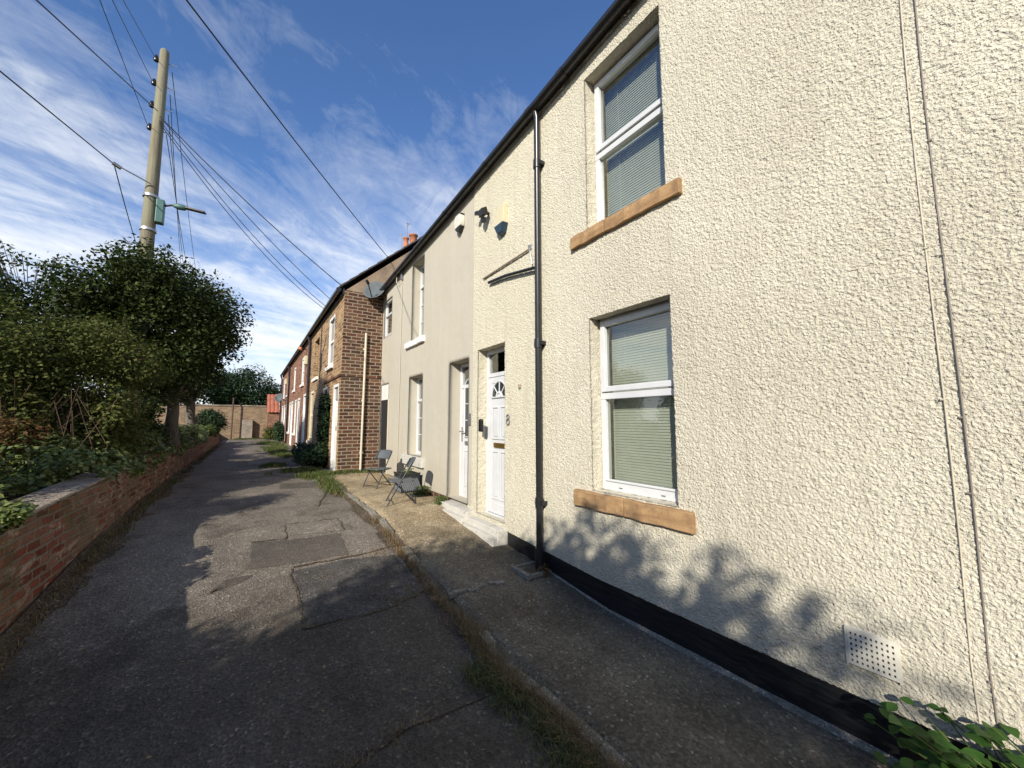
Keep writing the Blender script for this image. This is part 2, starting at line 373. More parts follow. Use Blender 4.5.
class MB:
    def __init__(s): s.v = []; s.f = []; s.sm = []
    def add(s, vs, fs, smooth=False):
        b = len(s.v); s.v += [tuple(v) for v in vs]; s.f += [tuple(b + i for i in f) for f in fs]; s.sm += [smooth] * len(fs)
        return s
    def box(s, a, b):
        x0, y0, z0 = (min(p, q) for p, q in zip(a, b)); x1, y1, z1 = (max(p, q) for p, q in zip(a, b))
        return s.add([(x0, y0, z0), (x1, y0, z0), (x1, y1, z0), (x0, y1, z0), (x0, y0, z1), (x1, y0, z1), (x1, y1, z1), (x0, y1, z1)],
                     [(0, 3, 2, 1), (4, 5, 6, 7), (0, 1, 5, 4), (1, 2, 6, 5), (2, 3, 7, 6), (3, 0, 4, 7)])
    def obox(s, c, ax, ay, az_):
        c, ax, ay, az_ = map(Vector, (c, ax, ay, az_))
        vs = [c + i * ax + j * ay + k * az_ for k in (-1, 1) for (i, j) in ((-1, -1), (1, -1), (1, 1), (-1, 1))]
        return s.add(vs, [(0, 3, 2, 1), (4, 5, 6, 7), (0, 1, 5, 4), (1, 2, 6, 5), (2, 3, 7, 6), (3, 0, 4, 7)])
    def tube(s, pts, r, n=8, cap=True):
        pts = [Vector(p) for p in pts]; rs = r if isinstance(r, (list, tuple)) else [r] * len(pts)
        vs = []; up = Vector((0, 0, 1)); prev = None
        for i, p in enumerate(pts):
            d = (pts[min(i + 1, len(pts) - 1)] - pts[max(i - 1, 0)]).normalized()
            a = prev if prev is not None else (up if abs(d.z) < .9 else Vector((0, 1, 0)))
            e1 = (a - d * a.dot(d)).normalized(); e2 = d.cross(e1); prev = e1
            for k in range(n):
                t = 2 * math.pi * k / n; vs.append(p + (e1 * math.cos(t) + e2 * math.sin(t)) * rs[i])
        fs = [(i * n + k, i * n + (k + 1) % n, (i + 1) * n + (k + 1) % n, (i + 1) * n + k) for i in range(len(pts) - 1) for k in range(n)]
        s.add(vs, fs, True)
        if cap: s.add([vs[k] for k in range(n)], [tuple(range(n))[::-1]]); s.add(vs[-n:], [tuple(range(n))])
        return s
    def prism(s, poly, axis, a, b):
        """poly: 2D points of the two other axes (in xyz order), extruded from a to b on axis"""
        def P(q, t):
            l = list(q); l.insert(axis, t); return tuple(l)
        n = len(poly); vs = [P(q, a) for q in poly] + [P(q, b) for q in poly]
        fs = [tuple(range(n)), tuple(range(2 * n - 1, n - 1, -1))] + [(i, i + n, (i + 1) % n + n, (i + 1) % n) for i in range(n)]
        return s.add(vs, fs)
    def build(s, name, mat, parent=None, bevel=0.0, loc=None, local=False):
        off = Vector((0, 0, 0))
        if local: pass
        elif parent is not None: off = origin(parent)
        elif loc is not None: off = Vector(loc)
        me = bpy.data.meshes.new(name); me.from_pydata([tuple(Vector(v) - off) for v in s.v], [], s.f)
        for p, q in zip(me.polygons, s.sm): p.use_smooth = q
        me.update(); me.materials.append(mat)
        import bmesh
        bm = bmesh.new(); bm.from_mesh(me); bmesh.ops.recalc_face_normals(bm, faces=bm.faces); bm.to_mesh(me); bm.free()
        o = bpy.data.objects.new(name, me); COL.objects.link(o)
        if parent is not None: o.parent = parent
        elif loc is not None: o.location = loc
        if bevel:
            bv = o.modifiers.new('bevel', 'BEVEL'); bv.width = bevel; bv.segments = 2; bv.limit_method = 'ANGLE'
        return o
def boxo(name, a, b, mat, parent=None, bevel=0.0): return MB().box(a, b).build(name, mat, parent, bevel)

def hash2(i, j, seed):
    h = (i.astype(np.int64) * 374761393 + j.astype(np.int64) * 668265263 + seed * 974711) & 0x7fffffff
    h = ((h ^ (h >> 13)) * 1274126177) & 0x7fffffff
    return ((h ^ (h >> 16)) & 0xffff) / 65535.0
def vnoise(x, y, seed=0):
    xi = np.floor(x); yi = np.floor(y); fx = x - xi; fy = y - yi
    fx = fx * fx * (3 - 2 * fx); fy = fy * fy * (3 - 2 * fy)
    a = hash2(xi, yi, seed); b = hash2(xi + 1, yi, seed); c = hash2(xi, yi + 1, seed); d = hash2(xi + 1, yi + 1, seed)
    return (a * (1 - fx) + b * fx) * (1 - fy) + (c * (1 - fx) + d * fx) * fy
def gz(y):
    return np.interp(y, [-50, 2.4, 3, 4, 5.7, 9.5, 30, 60, 400], [0, 0, .06, .16, .34, .45, .5, .5, .5])
def gzf(y): return float(gz(y))

W = 2.56
def eave(y): return 5.19 - .060 * (y - 1.9)
def lines(segs, must):
    """grid line coordinates: segs [(a,b,step)], must = coordinates that have to be lines"""
    out = []
    for a, b, st in segs: out += list(np.arange(a, b - st * .3, st))
    out.append(segs[-1][1]); out = np.array(sorted(out))
    for mval in must:
        k = int(np.argmin(abs(out - mval))); out[k] = mval
    return np.unique(out)
def front_wall(name, mat, parent, ysegs, zsegs, holes, amp, depth=.17, x=W, zbot=None):
    ys = lines(ysegs, [h for q in holes for h in q[:2]]); zs = lines(zsegs, [h for q in holes for h in q[2:]])
    Y, Z = np.meshgrid(ys, zs, indexing='ij')
    if zbot is not None:  # bottom edge follows the plinth
        t = np.clip((1.0 - Z) / (1.0 - zs[0]), 0, 1); Z = Z + t * (zbot(Y) - zs[0])
    t = np.clip((Z - 4.3) / .9, 0, None) * (Z > 4.96 + (0 if amp else -.18)); Z = np.where(t > 0, Z + (eave(Y) + .08 - 5.24) * np.clip((Z - (4.96 if amp else 4.78)) / (5.24 - (4.96 if amp else 4.78)), 0, 1), Z)
    if amp:
        wx = (vnoise(Y * 18, Z * 18, 5) - .5) * .03; wz = (vnoise(Y * 18, Z * 18, 9) - .5) * .03
        h = vnoise((Y + wx) * 84, (Z + wz) * 78, 1) * .55 + vnoise((Y + wx) * 112, (Z + wz) * 112, 2) * .45
        h = 1 - abs(2 * h - 1) * 1.3
        D = amp * h + .006 * (vnoise(Y * 1.7, Z * 1.7, 3) - .5)
    else:
        D = .008 * (vnoise(Y * 1.3, Z * 1.3, 3) - .5)
    X = x - D
    ny, nz = Y.shape; V = np.stack([X, Y, Z], -1).reshape(-1, 3)
    idx = np.arange(ny * nz).reshape(ny, nz)
    keep = np.ones((ny - 1, nz - 1), bool); HI = []
    for (a, b, c, d) in holes:
        ia, ib, ic, id_ = (int(np.argmin(abs(ys - a))), int(np.argmin(abs(ys - b))), int(np.argmin(abs(zs - c))), int(np.argmin(abs(zs - d))))
        keep[ia:ib, ic:id_] = False; HI.append((ia, ib, ic, id_))
    F = np.stack([idx[:-1, :-1], idx[:-1, 1:], idx[1:, 1:], idx[1:, :-1]], -1)[keep]
    Vs = [V]; Fs = [F]; n = len(V)
    for (ia, ib, ic, id_) in HI:
        loops = [(idx[ia:ib + 1, id_], (0, 0, -1)), (idx[ia:ib + 1, ic], (0, 0, 1)), (idx[ia, ic:id_ + 1], (0, 1, 0)), (idx[ib, ic:id_ + 1], (0, -1, 0))]
        steps = 9 if amp else 3
        for lp, nrm in loops:
            base = V[lp]; m = len(lp); rows = [lp]
            for k in range(1, steps + 1):
                q = base.copy(); q[:, 0] = base[:, 0] + (x + depth - base[:, 0]) * k / steps
                if amp:
                    s_ = vnoise(q[:, 1] * 40 + q[:, 2] * 40, q[:, 0] * 45, 4) - .5
                    if 0 < k < steps: q += np.outer(s_ * amp * 1.3, nrm)
                Vs.append(q); rows.append(np.arange(n, n + m)); n += m
            for k in range(steps):
                a_, b_ = rows[k], rows[k + 1]; Fs.append(np.stack([a_[:-1], a_[1:], b_[1:], b_[:-1]], -1))
    o = np_mesh(name, np.concatenate(Vs), np.concatenate(Fs), mat, parent, smooth=True)
    return o

# ------------------------------------------------------------------ setting: ground, path, pavement
def sheet(name, mat, xs, ys, zoff, kind='structure', amp=0.0, loc=(0, 0, 0), edge=None, seed=0):
    xs = np.array(xs); ys = np.array(ys); X, Y = np.meshgrid(xs, ys, indexing='ij')
    Z = gz(Y) + zoff
    if amp: Z = Z + amp * (vnoise(X * 2.3, Y * 2.3, seed) - .5) + amp * .4 * (vnoise(X * 9, Y * 9, seed + 1) - .5)
    if edge:
        Z[0, :] -= .07; Z[1, :] -= .006; X, Y = edge(X, Y)
    V = np.stack([X, Y, Z], -1).reshape(-1, 3); idx = np.arange(X.size).reshape(X.shape)
    F = np.stack([idx[:-1, :-1], idx[1:, :-1], idx[1:, 1:], idx[:-1, 1:]], -1).reshape(-1, 4)
    o = np_mesh(name, V, F, mat, smooth=True)
    if kind: o['kind'] = kind
    return o
gy = np.concatenate([[-300, -60, -10], np.arange(-4, 12, .5), np.arange(12, 34, 2), [40, 60, 120, 400, 900]])
sheet('ground', M['soil'], [-900, -300, -60, -20, -8, -2, 0, 3, 8, 20, 60, 300, 900], gy, -.05)
yy = np.concatenate([np.arange(-4, 10, .08), np.arange(10, 31.2, .4)])
def path_edge(X, Y):
    return X, Y
PX = np.arange(-1.3, 1.60, .08)
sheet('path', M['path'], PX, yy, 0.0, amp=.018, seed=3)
# concrete apron in front of the brick houses
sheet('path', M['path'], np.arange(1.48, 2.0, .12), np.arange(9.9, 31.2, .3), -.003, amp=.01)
def kerb_x(y): return 1.45 + .012 * math.sin(y * 5.1) - .07 * max(0, min(1, (y - 5) / 2.0))
def pave_edge(X, Y):
    t = np.clip((2.6 - X) / 1.1, 0, 1)
    ex = 1.50 - .07 * np.clip((Y - 5) / 2.0, 0, 1) + .02 * (vnoise(Y * 6, Y * 0, 8) - .5)
    return 2.62 - (2.62 - ex) * (2.62 - X) / (2.62 - 1.5), Y
py = np.concatenate([np.arange(-4, 9.6, .07)])
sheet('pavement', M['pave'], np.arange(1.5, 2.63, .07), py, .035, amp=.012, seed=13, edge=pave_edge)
# low broken concrete edging
rs = np.random.default_rng(5)
ek = MB(); yk = -3.0
while yk < 9.0:
    L = rs.uniform(.5, .95); x0 = kerb_x(yk + L / 2); n = 10
    for i in range(n):
        a = yk + (L - .02) * i / n; b = yk + (L - .02) * (i + 1) / n
        wv = .055 + .03 * vnoise(np.array([a * 3]), np.array([1.]), 2)[0]
        if vnoise(np.array([a * 2.2]), np.array([4.]), 6)[0] > .8 : continue
        zt = .036 + .014 * vnoise(np.array([a * 6]), np.array([2.]), 4)[0]
        za, zb = gzf(a), gzf(b)
        ek.add([(x0 - .008, a, za - .05), (x0 + wv, a, za - .05), (x0 + wv, b, zb - .05), (x0 - .008, b, zb - .05),
                (x0 + .004, a, za + zt), (x0 + wv, a, za + zt), (x0 + wv, b, zb + zt), (x0 + .004, b, zb + zt)],
               [(0, 3, 2, 1), (4, 5, 6, 7), (0, 1, 5, 4), (1, 2, 6, 5), (2, 3, 7, 6), (3, 0, 4, 7)])
    yk += L
ek.build('kerb', M['kerb'])['kind'] = 'structure'
def patch(name, pts, mat, zoff, amp=.0):
    """irregular polygon sheet lying on the ground"""
    P = []
    for i in range(len(pts)):
        a, b = pts[i], pts[(i + 1) % len(pts)]; L = math.hypot(b[0] - a[0], b[1] - a[1]); k = max(2, int(L / .05))
        for j in range(k):
            t = j / k; w_ = .010
            P.append((a[0] + (b[0] - a[0]) * t + rs.uniform(-w_, w_), a[1] + (b[1] - a[1]) * t + rs.uniform(-w_, w_)))
    cx = sum(p[0] for p in P) / len(P); cy = sum(p[1] for p in P) / len(P)
    rings = 6; V = []; n = len(P)
    for r_ in range(rings, 0, -1):
        f = r_ / rings
        for p in P: x_, y_ = cx + (p[0] - cx) * f, cy + (p[1] - cy) * f; V.append((x_, y_, pathz(x_, y_) + (zoff if r_ < rings else zoff - .003)))
    V.append((cx, cy, pathz(cx, cy) + zoff)); fs = []
    for k in range(rings - 1):
        for i in range(n): fs.append((k * n + i, k * n + (i + 1) % n, (k + 1) * n + (i + 1) % n, (k + 1) * n + i))
    for i in range(n): fs.append(((rings - 1) * n + i, (rings - 1) * n + (i + 1) % n, len(V) - 1))
    o = MB().add(V, fs, True).build(name, mat); o['kind'] = 'structure'; return o
def pathz(x, y, amp=.018, seed=3):
    X = np.array([x]); Y = np.array([y])
    return float(gz(Y)[0] + amp * (vnoise(X * 2.3, Y * 2.3, seed) - .5)[0] + amp * .4 * (vnoise(X * 9, Y * 9, seed + 1) - .5)[0])
patch('path_patch', [(.07, 4.55), (.50, 4.50), (.93, 4.50), (.97, 5.12), (.5, 5.16), (.09, 5.22)], M['patch'], .007)
patch('path_patch', [(.42, 3.36), (.91, 3.33), (1.38, 3.5), (1.36, 4.30), (.9, 4.38), (.42, 4.36)], M['pit'], .006)
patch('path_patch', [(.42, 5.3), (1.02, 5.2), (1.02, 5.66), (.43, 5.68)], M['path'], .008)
patch('path_patch', [(-.22, 4.2), (.05, 4.35), (.10, 4.45), (-.12, 4.42)], M['patch'], .006)
patch('path_patch', [(.5, 8.2), (1.15, 8.1), (1.2, 8.7), (.55, 8.8)], M['patch'], .007)
patch('path_patch', [(.0, 12.6), (.5, 12.5), (.55, 13.6), (.05, 13.7)], M['kerb'], .012)
# cracks between patches: thin dark grooves filled with dirt
ck = MB()
def crack(pts, w=.016):
    n = 0; prev = None
    for i in range(len(pts) - 1):
        a, b = pts[i], pts[i + 1]; L = math.hypot(b[0] - a[0], b[1] - a[1]); k = max(2, int(L / .06))
        for j in range(k):
            p = []
            for t in (j / k, (j + 1) / k):
                x_, y_ = a[0] + (b[0] - a[0]) * t, a[1] + (b[1] - a[1]) * t
                o_ = (vnoise(np.array([x_ * 11 + 3]), np.array([y_ * 11]), 7)[0] - .5) * .05
                nx, ny = -(b[1] - a[1]) / L, (b[0] - a[0]) / L
                ww = w * (.4 + 1.2 * vnoise(np.array([x_ * 9]), np.array([y_ * 9]), 8)[0])
                c_ = (x_ + nx * o_, y_ + ny * o_)
                p += [(c_[0] + nx * ww / 2, c_[1] + ny * ww / 2), (c_[0] - nx * ww / 2, c_[1] - ny * ww / 2)]
            q = [(x_, y_, pathz(x_, y_) + .009) for x_, y_ in p]
            ck.add([q[0], q[1], q[3], q[2]], [(0, 1, 2, 3)])
crack([(.42, 5.66), (.42, 5.2), (.07, 5.24)]); crack([(.42, 5.68), (1.03, 5.66), (1.03, 5.2)])
crack([(.40, 4.4), (.42, 3.36), (.9, 3.31), (1.4, 3.45)], .018); crack([(.42, 4.42), (1.0, 4.42), (1.45, 4.5)], .022)
crack([(-.6, 2.25), (-.1, 2.05), (.25, 1.98), (.75, 2.15), (1.4, 2.1)], .02); crack([(.9, 6.5), (1.3, 8.0)], .02)
ck.build('path_crack', M['dirt'])['kind'] = 'structure'
# soil and moss gathered along the wall foot and the kerb
def strip(xf_, y0, y1, wf, zoff, name='dirt_strip'):
    ys = np.arange(y0, y1, .03); V = []; F = []
    for i, y in enumerate(ys):
        w_ = wf * (.25 + 1.1 * vnoise(np.array([y * 3.1]), np.array([5.]), 31)[0] + .35 * (vnoise(np.array([y * 17]), np.array([9.]), 32)[0] - .5))
        xa = xf_(y)[0]; sg = xf_(y)[1]
        for k in range(4):
            t = k / 3; x_ = xa + sg * w_ * t; V.append((x_, y, pathz(x_, y) + .004 + zoff * (1 - t) ** 2))
        if i: b_ = i * 4; F += [(b_ - 4 + k, b_ - 3 + k, b_ + 1 + k, b_ + k) for k in range(3)]
    o = MB().add(V, F, True).build(name, M['dirt']); o['kind'] = 'structure'
strip(lambda y: (-1.26, 1), -1, 26, .20, .05)
strip(lambda y: (kerb_x(y) + .005, -1), .2, 9.5, .12, .02)
# pavement details: pale joint strip, mortar fillet along plinth
jt = MB()
for i in range(12):
    a = 1.50 + i * .045; y0 = 3.22 + .02 * math.sin(i)
    if 7 < i < 9: continue
    jt.box((a, y0 - .02 - .01 * (i % 3), gzf(y0) + .01), (a + .044, y0 + .025, gzf(y0) + .047 + .002 * (i % 2)))
for i in range(90):
    a = -1.2 + i * .05; w_ = .035 + .02 * vnoise(np.array([a * 4]), np.array([3.]), 1)[0]
    if a > 3.12: break
    jt.add([(W - w_ + .02, a, gzf(a) + .03), (W + .03, a, gzf(a) + .03), (W + .03, a, gzf(a) + .072), (W - w_ + .02, a + .05, gzf(a + .05) + .03), (W + .03, a + .05, gzf(a + .05) + .03), (W + .03, a + .05, gzf(a + .05) + .072)],
           [(0, 2, 5, 3), (0, 1, 2), (3, 5, 4)])
jt.build('pavement_mortar', M['kerb'])['kind'] = 'structure'
# gully at the foot of the downpipe
gl = MB()
z_ = gzf(3.3) + .02
gl.box((2.26, 3.11, z_), (2.31, 3.41, z_ + .045)); gl.box((2.31, 3.11, z_), (2.55, 3.15, z_ + .04)); gl.box((2.31, 3.37, z_ - .005), (2.55, 3.41, z_ + .045))
gl.build('gully_surround', M['kerb'], bevel=.008)['kind'] = 'structure'
boxo('gully_bed', (2.31, 3.15, z_), (2.55, 3.37, z_ + .02), M['dirt'])['kind'] = 'structure'

# ------------------------------------------------------------------ windows and doors
def frame_rect(mb, x0, x1, y0, y1, z0, z1, t, tb=None, tt=None):
    tb = tb or t; tt = tt or t
    mb.box((x0, y0, z0), (x1, y0 + t, z1)); mb.box((x0, y1 - t, z0), (x1, y1, z1))
    mb.box((x0, y0 + t, z0), (x1, y1 - t, z0 + tb)); mb.box((x0, y0 + t, z1 - tt), (x1, y1 - t, z1))
def pane(parent, x, y0, y1, z0, z1):
    return boxo('pane', (x, y0, z0), (x + .006, y1, z1), M['glass'], parent)
def blind(parent, x, y0, y1, z0, z1, pitch=.024, ang=74):
    b = MB(); z = z0 + .02; hw = .0125
    dx, dz = hw * math.cos(R(ang)), hw * math.sin(R(ang))
    while z < z1 - .03:
        b.add([(x - dx, y0, z - dz), (x - dx, y1, z - dz), (x, y1, z + .0025), (x, y0, z + .0025), (x + dx, y1, z + dz), (x + dx, y0, z + dz)], [(0, 1, 2, 3), (3, 2, 4, 5)], True)
        z += pitch
    b.box((x - .02, y0, z1 - .03), (x + .02, y1, z1 - .002))
    for t in (.22, .78):
        yy_ = y0 + (y1 - y0) * t; b.box((x - .0145, yy_ - .002, z0), (x - .0135, yy_ + .002, z1 - .03))
    return b.build('blind', M['blind'], parent)
def window_near(root, y0, y1, z0, z1, zt, bottom=.09):
    xf = W + .122; m = MB(); t = .052
    frame_rect(m, xf, xf + .07, y0, y1, z0, z1, t, bottom, .05)
    m.box((xf - .004, y0 + .002, zt - .03), (xf + .07, y1 - .002, zt + .028))
    m.box((xf - .012, y0 + t - .012, z0 + bottom - .012), (xf - .002, y1 - t + .012, z0 + bottom + .008))
    w = m.build('window', M['pvc'], root, .006)
    c = MB(); frame_rect(c, xf - .022, xf + .02, y0 + .028, y1 - .028, zt + .036, z1 - .026, .05)
    c.build('casement', M['pvc'], w, .006)
    for q in (.25, .75): boxo('drain_slot', (xf - .0035, y0 + (y1 - y0) * q - .018, z0 + .028), (xf + .001, y0 + (y1 - y0) * q + .018, z0 + .036), M['grey'], w)
    pane(w, xf + .018, y0 + .07, y1 - .07, zt + .08, z1 - .07)
    pane(w, xf + .03, y0 + t - .005, y1 - t + .005, z0 + bottom - .005, zt - .025)
    blind(w, xf + .13, y0 + .03, y1 - .03, z0 + .03, z1 - .02)
    return w
def sill(parent, y0, y1, z0, z1, mat, xo=.045, split=None, name='sill'):
    m = MB(); x0, x1 = W - xo, W + .16
    cuts = [y0] + ([split] if split else []) + [y1]
    for a, b in zip(cuts[:-1], cuts[1:]):
        n = max(3, int((b - a) / .05)); vs = []
        yy_ = np.linspace(a + .004, b - .004, n)
        for y_ in yy_:
            j = .012 * (vnoise(np.array([y_ * 14]), np.array([z0 * 7]), 4)[0] - .5); k = .010 * (vnoise(np.array([y_ * 11]), np.array([z1 * 5]), 6)[0] - .5)
            vs += [(x0 + j, y_, z0 + k), (x1, y_, z0), (x1, y_, z1 + .012), (x0 + j, y_, z1 + k)]
        fs = []
        for i in range(n - 1):
            for e in range(4): fs.append((i * 4 + e, i * 4 + (e + 1) % 4, (i + 1) * 4 + (e + 1) % 4, (i + 1) * 4 + e))
        fs += [(3, 2, 1, 0), tuple((n - 1) * 4 + e for e in range(4))]
        m.add(vs, fs)
    return m.build(name, mat, parent, .008)

# ------------------------------------------------------------------ near cottage (roughcast)
H1 = thing('cottage', 'cream pebble-dashed cottage with black plinth, sandstone sills and white door', 'house', (W, 1.0, 0))
wins1 = [(1.70, 2.535, 1.0, 2.55), (1.70, 2.54, 3.40, 4.95)]
door1 = (3.98, 4.66, .34, 2.58)
def plz(y): return .26 + .08 * np.clip((y - 2.5) / 1.5, 0, 1)
front_wall('wall', M['rough'], H1, [(-4, -.1, .05), (-.1, 2.6, .0085), (2.6, 4.81, .012)], [(.26, 3.3, .0085), (3.3, 5.24, .0115)], wins1 + [door1], .0086, zbot=plz)
pm = MB(); ys_ = np.linspace(-4, 3.93, 60)
for a, b in zip(ys_[:-1], ys_[1:]):
    pm.add([(W + .006, a, gzf(a) - .1), (W + .006, b, gzf(b) - .1), (W + .006, b, float(plz(b)) + .02), (W + .006, a, float(plz(a)) + .02)], [(0, 1, 2, 3)])
pm.build('plinth', M['plinth'], H1)
sh = MB(); D = 6.4
sh.box((W + .25, -4.0, 0), (W + D, -3.9, 5.3)); sh.box((W + D - .1, -3.9, 0), (W + D, 4.80, 5.3)); sh.box((W + .35, -3.9, 2.75), (W + D - .1, 4.8, 2.95)); sh.box((W + .17, -3.9, -.1), (W + D, 4.8, .0))
sh.box((W + 1.6, -3.9, 0), (W + 1.7, 4.8, 5.2))
sh.build('inner_wall', M['dark'], H1)
def roof(root, y0, y1, xe=W - .06, ze=(5.2, 5.2), pitch=38, half=3.3, mat=None, name='roof'):
    r_ = MB(); s, c = math.sin(R(pitch)), math.cos(R(pitch)); xr = xe + half; rise = half * s / c; courses = 16
    dz = ze[1] - ze[0]
    for k in range(courses):
        f0, f1 = k / courses, (k + 1) / courses
        xa, za, xb, zb = xe + half * f0, ze[0] + rise * f0, xe + half * f1, ze[0] + rise * f1
        for sg in (0, 1):
            X = (lambda q: q) if sg == 0 else (lambda q: 2 * xr - q)
            r_.add([(X(xa), y0, za + .03), (X(xa), y1, za + .03 + dz), (X(xb), y1, zb + .012 + dz), (X(xb), y0, zb + .012), (X(xa), y0, za - .02), (X(xa), y1, za - .02 + dz), (X(xb), y1, zb - .02 + dz), (X(xb), y0, zb - .02)],
                   [(0, 1, 2, 3), (4, 7, 6, 5), (0, 4, 5, 1), (2, 6, 7, 3), (0, 3, 7, 4), (1, 5, 6, 2)])
    r_.tube([(xr, y0, ze[0] + rise), (xr, y1, ze[1] + rise)], .09, 8)
    return r_.build(name, mat or M['slate'], root)
def gable(root, y0, y1, xe, ze, pitch, half, mat, name='gable'):
    zr = ze + half * math.tan(R(pitch)) - .06
    return MB().prism([(xe + .08, ze - .02), (xe + half, zr - .03), (xe + 2 * half - .08, ze - .02)], 1, y0, y1).build(name, mat, root)
roof(H1, -4.05, 4.81, ze=(eave(-4.05) + .06, eave(4.81) + .06)); gable(H1, -4.0, -3.8, W - .08, 5.50, 38, 3.3, M['rough'])
def eaves(root, y0, y1, seam=()):
    e0, e1 = eave(y0), eave(y1)
    MB().add([(W - .045, y0, e0 + .012), (W - .02, y0, e0 + .012), (W - .02, y0, e0 + .12), (W - .045, y0, e0 + .12), (W - .045, y1, e1 + .012), (W - .02, y1, e1 + .012), (W - .02, y1, e1 + .12), (W - .045, y1, e1 + .12)],
             [(0, 3, 2, 1), (4, 5, 6, 7), (0, 1, 5, 4), (1, 2, 6, 5), (2, 3, 7, 6), (3, 0, 4, 7)]).build('fascia', M['fascia'], root)
    MB().add([(W - .022, y0, e0 + .02), (W + .02, y0, e0 + .02), (W + .02, y0, e0 + .05), (W - .022, y0, e0 + .05), (W - .022, y1, e1 + .02), (W + .02, y1, e1 + .02), (W + .02, y1, e1 + .05), (W - .022, y1, e1 + .05)],
             [(0, 3, 2, 1), (4, 5, 6, 7), (0, 1, 5, 4), (1, 2, 6, 5), (2, 3, 7, 6), (3, 0, 4, 7)]).build('soffit', M['fascia'], root)
    g = MB(); n = 10; r_ = .055; cx = W - .102
    def cz(y): return eave(y) + .012
    def pr_(r__, y): return [(cx + r__ * math.cos(math.pi + math.pi * i / n), cz(y) + r__ * math.sin(math.pi + math.pi * i / n)) for i in range(n + 1)]
    def ring(y): return [(p[0], y, p[1]) for p in pr_(r_, y) + pr_(r_ - .004, y)[::-1]]
    a_, b_ = ring(y0), ring(y1); N_ = len(a_)
    g.add(a_ + b_, [(i, (i + 1) % N_, (i + 1) % N_ + N_, i + N_) for i in range(N_)], True)
    gt = g.build('gutter', M['gutter'], root)
    for s_ in seam:
        b = MB()
        q0, q1 = pr_(r_ + .006, s_ - .04), pr_(r_ + .006, s_ + .04)
        b.add([(p[0], s_ - .04, p[1]) for p in q0] + [(p[0], s_ + .04, p[1]) for p in q1], [(i, i + 1, i + 12, i + 11) for i in range(n)], True); b.build('gutter_joint', M['gutter'], gt)
eaves(H1, -4, 4.815, (.2, 1.05, 1.9, 2.75, 3.3, 4.3))
w_ = window_near(H1, *wins1[0], 1.835)
sill(w_, 1.57, 2.745, .845, .985, M['stone'], split=2.17)
w_ = window_near(H1, *wins1[1], 4.17)
sill(w_, 1.56, 2.745, 3.275, 3.395, M['stone'], split=2.30)
# downpipe
dp = MB(); px_, py_ = W - .062, 3.235
dp.tube([(px_ - .02, py_, 5.07), (px_, py_, 5.0), (px_, py_, .16), (px_ + .0, py_, .10)], .034, 14)
d_ = dp.build('downpipe', M['gutter'], H1)
cl = MB()
for z in (4.45, 2.43, .78):
    cl = MB(); cl.tube([(px_, py_, z - .05), (px_, py_, z + .05)], .043, 14); cl.box((px_ - .008, py_ - .065, z - .02), (W, py_ + .065, z + .02))
    cl.build('pipe_clip', M['gutter'], d_)
MB().tube([(px_, py_, .12), (px_, py_, .34)], .045, 14).build('pipe_shoe', M['gutter'], d_)

